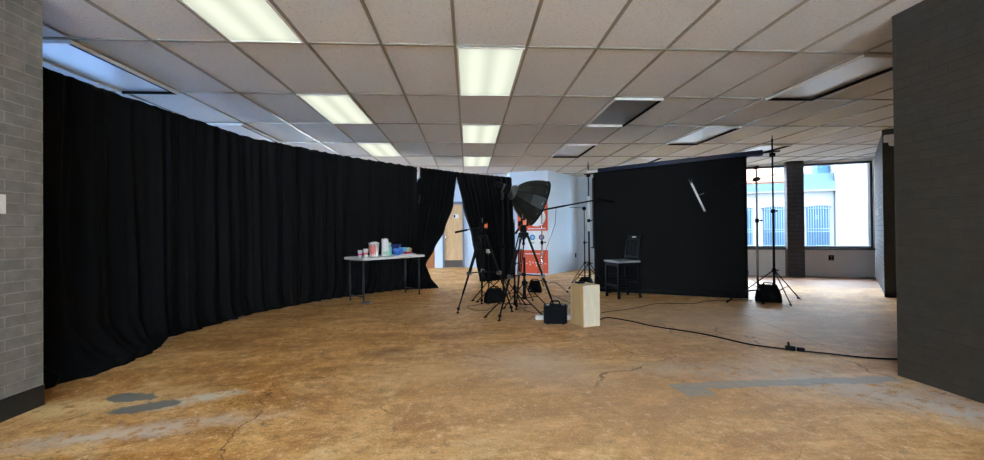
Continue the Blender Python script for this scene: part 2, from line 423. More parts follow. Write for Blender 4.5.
# ------------------------------------------------------------------ the setting
A_ = (2.06, 10.17)                     # outside corner of the white wall, edge of the poster
B_ = (3.20, 11.48)
P_WL = (1.10, 10.47)
# window wall line
W0 = Vector((4.40, 10.27)); W1 = Vector((9.04, 8.385)); WD = (W1-W0).normalized(); WN = Vector((-WD.y, WD.x))  # WN points outdoors
def wl(s, off=0): p = W0+WD*s+WN*off; return (p.x, p.y)
WLEN = (W1-W0).length
FLOOR = [(-2.77, -4.2), (3.18, -4.2), (3.18, 2.80), (9.4, 2.80), (9.4, 5.2), (9.1, 8.5), W0[:], B_, A_, P_WL, (1.10, 12.66), (-3.4, 12.66), (-4.9, 9.0), (-4.9, 1.6), (-2.77, 1.6)]
FL2 = [(-5.2, -4.4), (9.7, -4.4), (9.7, 8.7), (4.4, 10.9), (4.0, 13.0), (-5.2, 13.0)]
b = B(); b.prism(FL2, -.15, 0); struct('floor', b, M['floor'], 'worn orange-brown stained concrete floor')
b = B(); b.prism(FL2, CZ+.012, CZ+.18); struct('ceiling', b, M['tile'], 'suspended ceiling of speckled white tiles')

# ceiling T-bar grid, one mesh
def inside(x, y, poly):
    r = False; n = len(poly)
    for i in range(n):
        x1, y1 = poly[i]; x2, y2 = poly[(i+1) % n]
        if (y1 > y) != (y2 > y) and x < (x2-x1)*(y-y1)/(y2-y1)+x1: r = not r
    return r
LIT = [(0, 1), (0, 3), (0, 5), (-3, 0), (-3, 2), (-3, 4)]
UNLIT = [(-6, 1), (-6, 3), (3, 2), (3, 4), (6, 1), (6, 3), (6, 5), (9, 4)]
b = B()
for i in range(-9, 17):
    x = GX+i*GW
    ys = [y*.2 for y in range(-22, 65)]
    run = None
    for y in ys+[99]:
        ok = y < 90 and inside(x, y, FLOOR)
        if ok and run is None: run = y
        if not ok and run is not None:
            if y0_last-run > .3: b.box((x, (run+y0_last)/2, CZ+.006), (.024, y0_last-run+.1, .012))
            run = None
        y0_last = y
for j in range(-6, 10):
    y = GY+j*GL
    run = None
    for x in [v*.1 for v in range(-52, 98)]+[99]:
        ok = x < 90 and inside(x, y, FLOOR)
        if ok and run is None: run = x
        if not ok and run is not None:
            if last-run > .3: b.box(((run+last)/2, y, CZ+.0055), (last-run+.05, .024, .011))
            run = None
        last = x
struct('trim_1', b, M['grid'], 'metal grid holding the ceiling tiles')

def wall(name, pts, m, z0=0, z1=CZ+.02, th=.15, side=1, label=None):
    """wall along pts; the room is on the left of the direction of travel when side=1"""
    b = B()
    for (p, q) in zip(pts[:-1], pts[1:]):
        d = Vector((q[0]-p[0], q[1]-p[1])).normalized(); n = Vector((d.y, -d.x))*th*side
        out = [p, q, (q[0]+n.x, q[1]+n.y), (p[0]+n.x, p[1]+n.y)]
        b.prism(out, z0, z1, uv=True)
    return struct(name, b, m, label)
# brick return walls either side of the camera
b = B(); b.prism([(-2.77, -4.2), (-2.77, 2.787), (-3.17, 2.787), (-3.17, -4.2)], 0, CZ+.02, uv=True)
struct('wall_left', b, M['brick_grey'], 'grey painted brick wall at the left edge')
b = B(); b.prism([(3.18, -4.2), (3.48, -4.2), (3.48, 2.50), (9.4, 2.50), (9.4, 2.80), (3.18, 2.80)], 0, CZ+.02, uv=True)
struct('wall_right', b, M['brick_dark'], 'dark painted brick wall at the right edge')
b = B(); b.box((-2.765, -.71, .066), (.012, 6.99, .132)); b.box((-2.97, 2.790, .066), (.4, .012, .132))
struct('baseboard_left', b, M['baseboard'], 'black vinyl baseboard along the grey brick wall')

# far outer walls
b = B()
DX0, DX1, DY = -.80, -.115, 12.66
b.prism([(-3.5, DY), (-1.32, DY), (-1.32, DY+.12), (-3.5, DY+.12)][::1], 0, CZ+.02)
b.prism([(-1.05, DY), (DX0, DY), (DX0, DY+.12), (-1.05, DY+.12)], 0, CZ+.02)
b.prism([(-1.32, DY), (-1.05, DY), (-1.05, DY+.12), (-1.32, DY+.12)], 2.03, CZ+.02)
b.prism([(DX0, DY), (DX1, DY), (DX1, DY+.12), (DX0, DY+.12)], 2.03, CZ+.02)
b.prism([(DX1, DY), (1.25, DY), (1.25, DY+.12), (DX1, DY+.12)], 0, CZ+.02)
struct('wall_far', b, M['wall_white'], 'white wall with the wooden door beyond the curtain gap')
wall('wall_poster', [(1.10, DY), P_WL, A_, B_], M['wall_white'], side=-1, label='white wall whose corner stands beside the orange poster')
# doors
d = B(); d.box(((DX0+DX1)/2, DY+.02, 1.005), (DX1-DX0-.07, .045, 2.0), bev=.003)
door = struct('door_1', d, M['door_wood'], 'light wooden door with dark kick plate beyond the curtains')
k = B(); k.box(((DX0+DX1)/2, DY-.006, .13), (DX1-DX0-.09, .004, .22)); obj('kick_plate', k, mat('bronze_plate', (.10, .075, .06), .4, .3), door)
k = B(); k.tube([(DX0+.10, DY-.003, .97), (DX0+.10, DY-.06, .97), (DX0+.20, DY-.06, .97)], .011); k.lathe([(.03, 0), (.03, .012)], (DX0+.10, DY-.002, .97), (0, -1, 0)); obj('door_handle', k, M['chrome'], door)
k = B(); k.box((-.37, DY-.006, 1.62), (.17, .005, .13)); sg = obj('door_sign', k, M['white_plastic'], door)
k = B(); k.box((-.42, DY-.010, 1.62), (.05, .003, .09)); obj('sign_symbol', k, M['black_plastic'], sg)
k = B()
for x in (DX0, DX1): k.box((x+.03*(1 if x == DX0 else -1)-.0, DY-.012, 1.02), (.06, .05, 2.04))
k.box(((DX0+DX1)/2, DY-.012, 2.035), (DX1-DX0+.06, .05, .085))
struct('trim_2', k, M['door_frame'], 'blue-grey frame of the wooden door')
d = B(); d.box((-1.185, DY+.02, 1.005), (.26, .045, 2.0), bev=.003); struct('door_2', d, M['wood_brown'], 'narrow brown wooden door panel')
# left outer wall with windows behind the curtains
def wall_with_windows(name, p, q, wins, zs, zt, m, th=.15, label=None, side=-1):
    b = B(); p = Vector(p); q = Vector(q); d = (q-p).normalized(); n = Vector((-d.y, d.x))*side*-1
    def seg(s0, s1, z0, z1):
        a = p+d*s0; c = p+d*s1
        b.prism([(a.x, a.y), (c.x, c.y), (c.x+n.x*th, c.y+n.y*th), (a.x+n.x*th, a.y+n.y*th)], z0, z1, uv=True)
    s = 0; Lw = (q-p).length
    for (a, c) in wins:
        seg(s, a, 0, CZ+.02); seg(a, c, 0, zs); seg(a, c, zt, CZ+.02); s = c
    seg(s, Lw, 0, CZ+.02)
    return struct(name, b, m, label)
def window_at(name, p, q, a, c, zs, zt, side, fr=.045, mull=(), label=None, gm='glass'):
    p = Vector(p); q = Vector(q); d = (q-p).normalized(); n = Vector((-d.y, d.x))*side*-1
    ang = math.atan2(d.y, d.x)
    mid = p+d*(a+c)/2+n*.06; h = (zs+zt)/2
    g = B(); g.box((mid.x, mid.y, h), (c-a-2*fr, .008, zt-zs-2*fr), ang)
    w = struct(name, g, M[gm], label)
    f = B()
    for s in (a+fr/2, c-fr/2): pp = p+d*s+n*.06; f.box((pp.x, pp.y, h), (fr, .09, zt-zs), ang)
    for z in (zs+fr/2, zt-fr/2): f.box((mid.x, mid.y, z), (c-a-2*fr, .09, fr), ang)
    for s in mull: pp = p+d*s+n*.06; f.box((pp.x, pp.y, h), (fr, .08, zt-zs-2*fr), ang)
    o = obj('window_frame', f, M['frame_dark'], w)
    sb = B(); pp = p+d*(a+c)/2-n*.02; sb.box((pp.x, pp.y, zs-.018), (c-a+.02, .10, .036), ang); obj('window_sill', sb, M['frame_dark'], w)
    return w
LW0, LW1 = (-4.9, 1.6), (-4.9, 9.0)
wins = [(.4, 2.2), (2.6, 4.4), (4.8, 6.6)]
wall_with_windows('wall_outer_left', LW0, LW1, wins, .7, 2.6, M['wall_white'], side=-1)
for k_, (a, c) in enumerate(wins): window_at('window_%d' % (k_+4), LW0, LW1, a, c, .7, 2.6, -1, gm='glass_blue')
wall_with_windows('wall_outer_corner', (-4.9, 9.0), (-3.4, DY), [(.7, 3.3)], .5, 2.6, M['wall_white'], side=-1)
window_at('window_11', (-4.9, 9.0), (-3.4, DY), .7, 3.3, .5, 2.6, -1)  # unseen window added to light the door wall
wall('wall_outer_stub', [(-3.1, 1.6), (-4.9, 1.6)], M['wall_white'], side=-1)
BW0, BW1 = (-3.1, -4.2), (3.45, -4.2)
added_back_wins = [(.5, 2.1), (2.4, 4.0), (4.3, 5.9)]
wall_with_windows('wall_back', BW0, BW1, added_back_wins, .7, 2.6, M['wall_white'], side=1)
for k_, (a, c) in enumerate(added_back_wins): window_at('window_%d' % (k_+8), BW0, BW1, a, c, .7, 2.6, 1)  # unseen windows added behind the camera for more daylight
# window wall on the right
sW = lambda x: (x-W0.x)/WD.x
winr = [(sW(4.65), sW(5.95)), (sW(6.12), sW(7.56)), (sW(7.76), sW(9.015))]
wall_with_windows('wall_window', W0[:], W1[:], winr, .66, 2.62, M['wall_sill'], side=-1, label='low pale wall under the tall windows')
wall_with_windows('wall_window_far', B_, W0[:], [(.45, 1.62)], .66, 2.62, M['wall_white'], side=-1)
window_at('window_12', B_, W0[:], .45, 1.62, .66, 2.62, -1, gm='glass_grey')  # unseen window added behind the backdrop so ceiling lenses reflect daylight
window_at('window_3', W0[:], W1[:], *winr[0], .66, 2.62, -1)  # unseen window added behind the backdrop for daylight
window_at('window_1', W0[:], W1[:], *winr[1], .66, 2.62, -1, label='tall window left of the brick pier')
window_at('window_2', W0[:], W1[:], *winr[2], .66, 2.62, -1, label='tall window right of the brick pier')
s0, s1 = sW(7.465), sW(7.775)
b = B(); b.prism([wl(s0, -.16), wl(s1, -.16), wl(s1, -.004), wl(s0, -.004)], 0, CZ+.02, uv=True); struct('pillar_1', b, M['brick_pier'], 'dark brick pier between the two tall windows')
# brick wall by the window and its end
e1 = Vector((6.66, 6.03)); e0 = Vector((9.06, 8.40)); ed = (e0-e1).normalized(); en = Vector((ed.y, -ed.x))
b = B(); b.prism([e1[:], (e1+en*.36)[:], (e0+en*.36)[:], e0[:]], 0, CZ+.02, uv=True)
struct('wall_pier', b, M['brick_side'], 'dark brick wall running from the window corner')
b = B(); b.prism([(e1-ed*.02-en*.01)[:], (e1-ed*.02+en*.40)[:], (e1+ed*.10+en*.40)[:], (e1+ed*.10-en*.01)[:]], 0, CZ+.02, uv=True)
struct('pillar_2', b, M['brick_dark'], 'dark painted end of the brick wall')
RW0, RW1 = (9.4, 8.6), (9.4, 2.6)
wall_with_windows('wall_outer_right', RW0, RW1, [(3.6, 5.0)], .7, 2.6, M['wall_white'], side=-1)
window_at('window_7', RW0, RW1, 3.6, 5.0, .7, 2.6, -1, gm='glass_grey')  # unseen window added on the hidden right side for daylight

# ------------------------------------------------------------------ ceiling lights
LL = {
 (0, 1): 'lit ceiling panel in the centre row, largest of its three',
 (0, 3): 'lit ceiling panel in the centre row, the middle one of three',
 (0, 5): 'smallest lit ceiling panel, last of the centre row above the curtain',
 (-3, 0): 'large lit ceiling panel cut by the top edge of the photo',
 (-3, 2): 'lit slanting ceiling panel left of the centre row, second of its row',
 (-3, 4): 'small lit slanting ceiling panel just above the black curtain',
 (-6, 1): 'unlit blue-tinted ceiling panel beside the grey brick wall',
 (-6, 3): 'unlit blue-tinted ceiling panel partly hidden by the curtain top',
 (3, 2): 'dark unlit ceiling panel with a grey sunken lens',
 (3, 4): 'small unlit ceiling panel nearest above the softbox',
 (6, 1): 'large unlit ceiling panel beside the dark brick wall',
 (6, 3): 'pale unlit ceiling panel above the backdrop roll, second from the dark wall',
 (6, 5): 'small pale unlit ceiling panel touching the top of the backdrop roll',
 (9, 4): 'pale unlit ceiling panel by the right backdrop stand near the windows'}
for (i, j) in LIT+UNLIT:
    lit = (i, j) in LIT
    x0, y0 = GX+i*GW, GY+j*GL; cx, cy = x0+GW/2, y0+GL/2
    t = thing('ceiling_light', LL[(i, j)], 'ceiling light', (cx, cy, CZ), 0, 'lit ceiling panels' if lit else 'unlit ceiling panels')
    with local():
        w, l = GW-.022, GL-.022
        if lit:
            f = B(); e = .016
            for sx in (-1, 1): f.box((sx*(w/2-e/2), 0, .001), (e, l, .014))
            for sy in (-1, 1): f.box((0, sy*(l/2-e/2), .001), (w-2*e, e, .014))
            obj('fixture_frame', f, M['white_plastic'], t)
            f = B(); f.box((0, 0, .004), (w-2*e, l-2*e, .006)); obj('diffuser', f, M['lit'], t)
        else:
            # open frame, black strips standing in for the dark recess sides, and a lens
            f = B(); e = .014
            for sx in (-1, 1): f.box((sx*(w/2-e/2), 0, -.010), (e, l, .034))
            for sy in (-1, 1): f.box((0, sy*(l/2-e/2), -.010), (w-2*e, e, .034))
            obj('fixture_frame', f, M['white_plastic'], t)
            f = B()
            f.box((w/2-e-.011, 0, -.016), (.022, l-2*e, .026)); f.box((0, l/2-e-.008, -.016), (w-2*e, .016, .026)) if j != 2 else None
            obj('recess_strip', f, M['black_plastic'], t)
            f = B(); f.box((-.012, -.008, .004), (w-2*e-.022, l-2*e-.014, .006)); obj('lens', f, M['lens_dark' if (i, j) == (3, 2) else 'lens'], t)

# ------------------------------------------------------------------ curtains
def catmull(P, t):
    n = len(P)-1; x = min(max(t, 0), .999999)*n; i = int(x); f = x-i
    p1, p2 = P[i], P[i+1]; p0 = P[i-1] if i else p1*2-p2; p3 = P[i+2] if i+2 <= n else p2*2-p1
    return .5*((2*p1)+(p2-p0)*f+(2*p0-5*p1+4*p2-p3)*f*f+(3*p1-p0-3*p2+p3)*f**3)
def arc_sample(pts, n):
    P = [Vector(p) for p in pts]
    fine = [catmull(P, k/400) for k in range(401)] if len(P) > 2 else [P[0].lerp(P[1], k/400) for k in range(401)]
    d = [0]
    for a, c in zip(fine[:-1], fine[1:]): d.append(d[-1]+(c-a).length)
    out = []; k = 0
    for i in range(n):
        s = d[-1]*i/(n-1)
        while k < 399 and d[k+1] < s: k += 1
        f = (s-d[k])/max(1e-9, d[k+1]-d[k]); out.append(fine[k].lerp(fine[k+1], min(1, max(0, f))))
    return out
def curtain(label, rows, pleats, amp=.045, nu=260, nv=40, seed=0, group='black curtains', scallop=.012):
    """rows: (height, floor-plan path, pleat factor) from top to bottom"""
    rnd = random.Random(seed)
    S = [(z, arc_sample(p, nu), a) for z, p, a in rows]
    ph = []; x = 0
    for k in range(nu): ph.append(x); x += (2*PI*pleats/nu)*(.55+.9*(.5+.5*noise.noise(Vector((k*.035+seed*9, seed, 0)))))
    b = B(); grid = []
    for r in range(nv+1):
        v = r/nv; fz = v*(len(S)-1) if False else None
        z = rows[0][0]+(rows[-1][0]-rows[0][0])*v
        i = 0
        while i < len(S)-2 and z < S[i+1][0]: i += 1
        f = (S[i][0]-z)/max(1e-9, S[i][0]-S[i+1][0]); f = min(1, max(0, f)); f2 = f*f*(3-2*f) if len(S) > 2 else f
        f2 = .5*f+.5*f2
        row = []
        for k in range(nu):
            p = S[i][1][k].lerp(S[i+1][1][k], f2)
            a = S[i][2]*(1-f)+S[i+1][2]*f
            q0 = S[i][1][max(0, k-3)].lerp(S[i+1][1][max(0, k-3)], f2); q1 = S[i][1][min(nu-1, k+3)].lerp(S[i+1][1][min(nu-1, k+3)], f2)
            t = (q1-q0); t = t.normalized() if t.length > 1e-6 else Vector((1, 0))
            n = Vector((-t.y, t.x))
            w = ph[k]+1.1*noise.noise(Vector((k*.02, v*1.3, seed*5.3)))
            off = amp*a*(math.sin(w)+.35*math.sin(2.3*w+seed)) + .03*a*noise.noise(Vector((k*.03, v*2.2, seed+3)))*(.3+v)
            zz = z + (scallop*math.sin(w*1.0)*(1-v)**8 if r < nv*.2 else 0)
            if z < .03: zz = .001 if r == nv else z+.012*abs(noise.noise(Vector((k*.09, seed, 7))))
            row.append(b.bm.verts.new((p.x+n.x*off, p.y+n.y*off, max(.001, zz))))
        grid.append(row)
    for r in range(nv):
        for k in range(nu-1):
            f = b.bm.faces.new((grid[r][k], grid[r+1][k], grid[r+1][k+1], grid[r][k+1])); f.smooth = True
    o = obj('curtain', b, M['curtain'])
    sd = o.modifiers.new('thickness', 'SOLIDIFY'); sd.thickness = .004; sd.offset = 0
    return tag(o, label, 'curtain', group)
T = 2.45
pA = [(-3.42, 2.35), (-3.38, 3.1), (-3.36, 3.6), (-3.33, 4.0), (-3.25, 4.45)]
curtain('black curtain nearest the grey brick wall, its hem pooled on the floor',
        [(T, pA, .5), (1.2, pA, 1), (.30, [(-3.40, 2.35), (-3.34, 3.1), (-3.31, 3.6), (-3.26, 4.0), (-3.22, 4.42)], 1),
         (.12, [(-3.30, 2.35), (-3.22, 3.1), (-3.15, 3.6), (-3.17, 4.0), (-3.20, 4.42)], .8),
         (.03, [(-3.16, 2.35), (-3.08, 3.05), (-2.99, 3.45), (-3.02, 3.92), (-3.16, 4.38)], .6),
         (.006, [(-3.10, 2.35), (-3.04, 3.05), (-2.93, 3.45), (-2.97, 3.97), (-3.08, 4.16)], .4)], 7, seed=1, nv=60)
pB = [(-3.27, 4.35), (-3.17, 4.94), (-3.10, 5.4), (-3.00, 5.8), (-2.80, 6.10), (-2.58, 6.42)]
curtain('black curtain with its flat hem, second from the grey brick wall',
        [(T, pB, .5), (1.2, pB, 1), (.25, pB, .9), (.03, [(-3.28, 4.38), (-3.17, 4.92), (-3.08, 5.4), (-2.99, 5.8), (-2.81, 6.14), (-2.60, 6.48)], .7),
         (.006, [(-3.25, 4.40), (-3.12, 4.92), (-3.03, 5.4), (-2.95, 5.8), (-2.77, 6.16), (-2.57, 6.50)], .5)], 8.5, seed=2, nv=50)
pC = [(-2.60, 6.36), (-2.34, 6.78), (-2.07, 7.16), (-1.70, 7.56), (-1.35, 7.93), (-1.03, 8.26)]
curtain('black curtain hanging behind the white folding table',
        [(T, pC, .5), (1.2, pC, 1), (.25, pC, .9), (.01, [(-2.66, 6.42), (-2.38, 6.80), (-2.10, 7.13), (-1.70, 7.52), (-1.36, 7.84), (-1.08, 7.98)], .7)], 11, seed=3)
curtain('black curtain drawn aside to the left of the doorway gap',
        [(T, [(-.98, 8.30), (-.60, 8.62), (-.25, 8.93)], .6),
         (1.69, [(-1.12, 8.20), (-.65, 8.52), (-.335, 8.72)], .9),
         (1.15, [(-1.14, 8.14), (-.75, 8.42), (-.52, 8.57)], .9),
         (.76, [(-1.16, 8.08), (-.88, 8.30), (-.73, 8.42)], .9),
         (.46, [(-1.16, 8.06), (-1.00, 8.18), (-.885, 8.25)], .9),
         (.20, [(-1.20, 7.98), (-.95, 8.08), (-.76, 8.12)], .9),
         (.01, [(-1.25, 7.86), (-.90, 7.92), (-.60, 8.03)], .8)], 9, amp=.05, nu=160, nv=60, seed=4)
curtain('black curtain behind the two tripods, drawn aside to the right',
        [(T, [(-.265, 8.92), (.38, 9.36), (1.06, 9.80)], .6),
         (1.69, [(-.10, 8.98), (.46, 9.36), (1.07, 9.78)], .9),
         (1.0, [(.10, 9.02), (.55, 9.33), (1.07, 9.75)], .9),
         (.45, [(.20, 8.98), (.62, 9.28), (1.06, 9.70)], .9),
         (.03, [(.27, 8.92), (.66, 9.15), (1.05, 9.60)], .8)], 11, amp=.06, nu=180, seed=5)
# drape frame: rail and uprights
t = thing('pipe_and_drape_support', 'pipe frame holding up the row of black curtains', 'curtain rail', (-1.0, 8.3, 0))
b = B(); b.tube([(-3.52, 2.40, 2.40), (-3.48, 3.3, 2.40), (-3.45, 4.0, 2.40), (-3.29, 5.0, 2.40), (-3.14, 5.88, 2.40), (-2.71, 6.54, 2.40), (-2.18, 7.28, 2.40), (-1.06, 8.42, 2.40)], .019)
obj('rail', b, M['grey_metal'], t)
b = B(); b.tube([(-1.06, 8.42, 2.40), (-.32, 9.06, 2.40), (1.06, 9.94, 2.40)], .019); obj('rail', b, M['grey_metal'], t)
for p in ((-.995, 8.33), (-3.15, 5.45), (1.08, 9.9)):
    b = B(); b.tube([(p[0], p[1], .012), (p[0], p[1], 2.42)], .02); b.box((p[0], p[1]+.02, .006), (.3, .3, .01)); obj('upright', b, M['grey_metal'], t)
b = B(); b.tube([(-.992, 8.27, 2.26), (-.992, 8.27, 2.44)], .022); b.lathe([(.026, 0), (.026, .05)], (-.992, 8.27, 2.22)); obj('upright_glint', b, M['white_plastic'], t)  # white sleeve stands in for the reflection on the upright's top

# ------------------------------------------------------------------ folding table and what stands on it
TA = math.radians(46.2); TC = Vector((-1.415, 7.005, 0))
t = thing('folding_table', 'white folding table with black legs in front of the curtain', 'table', TC, TA)
TH = .715
with local():
    b = B(); b.box((0, 0, TH-.022), (1.22, .61, .044), bev=.014); obj('tabletop', b, M['table_white'], t)
    for sx in (-1, 1):
        for sy in (-1, 1):
            b = B(); x, y = sx*.56, sy*.20
            b.tube([(x, y, .02), (x, y, TH-.04)], .0125); b.tube([(x, y, .16), (x, y, .42)], .0155); b.lathe([(.018, 0), (.016, .03)], (x, y, 0))
            lg = obj('leg', b, M['table_leg'], t)
        b = B(); b.tube([(sx*.56, -.20, TH-.055), (sx*.56, .20, TH-.055)], .011); obj('cross_bar', b, M['table_leg'], t)
        b = B(); b.tube([(sx*.56, -.20, .09), (sx*.56, .20, .09)], .009); obj('cross_bar', b, M['table_leg'], t)
        for sy in (-1, 1):
            b = B(); b.tube([(sx*.56, sy*.20, .58), (sx*.44, sy*.14, TH-.045)], .007); obj('brace', b, M['black_metal'], t)
def on_table(u, v): # table frame metres -> world
    c, s = math.cos(TA), math.sin(TA); return (TC.x+u*c-v*s, TC.y+u*s+v*c)
print_bits = mat('pink_print', (.75, .22, .20), .5); magenta = mat('magenta_print', (.70, .08, .28), .5)
def cup(u, v, h, r, label, band):
    x, y = on_table(u, v)
    t = thing('paper_cup', label, 'cup', (x, y, TH), 0, 'cups on the folding table')
    with local():
        b = B(); b.lathe([(r*.72, 0), (r, h), (r*1.06, h), (r*1.06, h-.008), (r*.96, h-.006), (r*.68, .006)], close=False, seg=20)
        b.lathe([(r*.70, .003), (r*.70, .006)], seg=20); obj('cup_body', b, M['paper_white'], t)
        b = B(); prof = [(r*(.72+.28*f)+.0012, h*f) for f in (.30, .42, .54)]
        b.lathe(prof, close=False, seg=20); obj('printed_band', b, band, t)
cup(-.555, -.10, .115, .036, 'shorter white paper cup at the table end', magenta)
cup(-.465, -.12, .135, .041, 'taller white paper cup between the small cup and the snack tub', print_bits)
x, y = on_table(-.275, -.06)
t = thing('snack_tub', 'white snack tub with red and pink print on the table', 'tub', (x, y, TH))
with local():
    b = B(); b.lathe([(.070, 0), (.086, .215), (.091, .215), (.091, .225), (.082, .225), (.066, .01)], close=False, seg=28); b.lathe([(.068, .002), (.068, .008)], seg=28); obj('tub_body', b, M['paper_white'], t)
    b = B()
    for k in range(28):      # the printed panel wraps the side facing the room
        a0 = -2.9+k*.07; a1 = a0+.07
        z0, z1 = .035+.02*math.sin(k*.9), .19-.02*math.cos(k*.7)
        R = lambda z: .070+.016*z/.215+.0015
        b.quad((R(z0)*math.cos(a0), R(z0)*math.sin(a0), z0), (R(z0)*math.cos(a1), R(z0)*math.sin(a1), z0), (R(z1)*math.cos(a1), R(z1)*math.sin(a1), z1), (R(z1)*math.cos(a0), R(z1)*math.sin(a0), z1))
    obj('printed_panel', b, print_bits, t)
    b = B(); b.sphere((.01, -.02, .222), .07, (1, 1, .35)); obj('contents', b, M['paper_white'], t)
x, y = on_table(-.075, -.08)
t = thing('drink_carton', 'tall plain white drink carton, tallest thing on the table', 'carton', (x, y, TH), .5)
with local():
    b = B(); b.box((0, 0, .135), (.10, .085, .27), bev=.004)
    v = [b.bm.verts.new(p) for p in ((-.05, -.0425, .268), (.05, -.0425, .268), (.05, .0425, .268), (-.05, .0425, .268), (-.05, 0, .295), (.05, 0, .295))]
    for f in ((0, 1, 5, 4), (2, 3, 4, 5), (0, 4, 3), (1, 2, 5)): b.bm.faces.new([v[q] for q in f])
    obj('carton_body', b, M['paper_white'], t)
    b = B(); b.lathe([(.016, 0), (.016, .02)], (0, -.022, .276), (0, -.5, .85), seg=14); obj('cap', b, M['white_plastic'], t)
    b = B(); b.box((0, -.0435, .05), (.085, .001, .05)); obj('label_band', b, mat('pale_green_print', (.45, .62, .45), .5), t)
x, y = on_table(.040, -.03)
t = thing('bottle', 'mint green bottle with a pale cap behind the white carton', 'bottle', (x, y, TH))
mint = mat('mint_plastic', (.25, .66, .58), .35); mintp = mat('pale_mint', (.62, .80, .74), .35)
with local():
    b = B(); b.lathe([(.045, 0), (.05, .02), (.05, .13), (.035, .16), (.02, .175)], seg=20); obj('bottle_body', b, mint, t)
    b = B(); b.lathe([(.034, .168), (.040, .18), (.040, .215), (.03, .225)], seg=18); obj('cap', b, mintp, t)
def bag(u, v, z, sx, sy, sz, rz, m, label, seed, tilt=0):
    x, y = on_table(u, v)
    b = B(); nu, nv = 26, 18
    for side in (1, -1):
        g = []
        for i in range(nu+1):
            row = []
            for j in range(nv+1):
                a = i/nu*2-1; c = j/nv*2-1
                puff = (1-abs(a)**3)*(1-abs(c)**3)
                h = side*sz*.5*puff+.030*noise.noise(Vector((a*2.6, c*2.6, seed+side)))*puff+.012*noise.noise(Vector((a*7, c*7, seed+side)))*puff
                p = Vector((a*sx/2, h, c*sy/2)) if tilt else Vector((a*sx/2, c*sy/2, h))
                row.append(b.bm.verts.new(p))
            g.append(row)
        for i in range(nu):
            for j in range(nv):
                f = b.bm.faces.new((g[i][j], g[i+1][j], g[i+1][j+1], g[i][j+1])); f.smooth = True
    bmesh.ops.remove_doubles(b.bm, verts=b.bm.verts[:], dist=.0004)
    Rm = Matrix.Rotation(rz, 4, 'Z') @ Matrix.Rotation(tilt*.35, 4, 'X')
    for w in b.bm.verts: w.co = Rm @ w.co
    low = min(w.co.z for w in b.bm.verts)
    for w in b.bm.verts: w.co.z -= low
    me = obj('snack_bag', b, m, at=(0, 0, 0)); me.location = (x, y, TH+z)
    return tag(me, label, 'snack bag', 'snack bags on the folding table')
blue = mat('bright_blue_foil', (.03, .16, .62), .28, 0, .3, 25); lblue = mat('sky_blue_foil', (.16, .48, .78), .28, 0, .3, 25)
navy = mat('navy_foil', (.01, .03, .22), .28, 0, .3, 25); lime = mat('yellow_green_wrap', (.62, .66, .22), .4); tan = mat('tan_wrap', (.60, .38, .20), .5)
bag(.23, .08, .0, .24, .20, .08, .7, navy, 'dark navy snack bag standing at the back of the pile', 1, 1)
bag(.195, -.09, .0, .16, .13, .09, .5, blue, 'bright blue snack bag in front of the mint bottle', 2, 1)
bag(.30, -.075, .0, .17, .14, .08, .9, lblue, 'sky blue snack bag in the middle of the pile', 3, 1)
bag(.40, -.04, .0, .10, .13, .05, .8, lime, 'small yellow-green packet at the end of the snack pile', 4, 1)
x, y = on_table(.34, -.16)
b = B(); b.box((0, 0, .010), (.26, .15, .02), bev=.006); o = obj('napkin_stack', b, M['paper_white'], at=(0, 0, 0)); o.location = (x, y, TH); o.rotation_euler.z = TA
tag(o, 'flat stack of white paper napkins in front of the snacks', 'napkins')
x, y = on_table(.36, -.15)
b = B(); b.box((0, 0, .018), (.17, .07, .036), bev=.008); o = obj('cookie_packet', b, mat('crimson_wrap', (.48, .02, .10), .35), at=(0, 0, 0)); o.location = (x, y, TH+.02); o.rotation_euler.z = TA+.2
tag(o, 'crimson packet lying on the napkins', 'packet')
x, y = on_table(.46, -.05)
b = B(); b.box((0, 0, .055), (.07, .03, .11), R=Matrix.Rotation(.35, 4, 'Y') @ Matrix.Rotation(.3, 4, 'Z'), bev=.008); o = obj('cracker_packet', b, tan, at=(0, 0, 0)); o.location = (x, y, TH+.012)
tag(o, 'small tan packet leaning at the end of the snack pile', 'packet')
# grey disc by the table leg
b = B(); b.lathe([(.075, 0), (.082, .012), (.078, .028), (.05, .036), (.02, .038)], seg=28); o = obj('weight_disc', b, M['grey_metal'], at=(0, 0, 0)); o.location = (-1.60, 6.38, 0)
tag(o, 'low round grey disc on the floor beside the front table leg', 'disc')

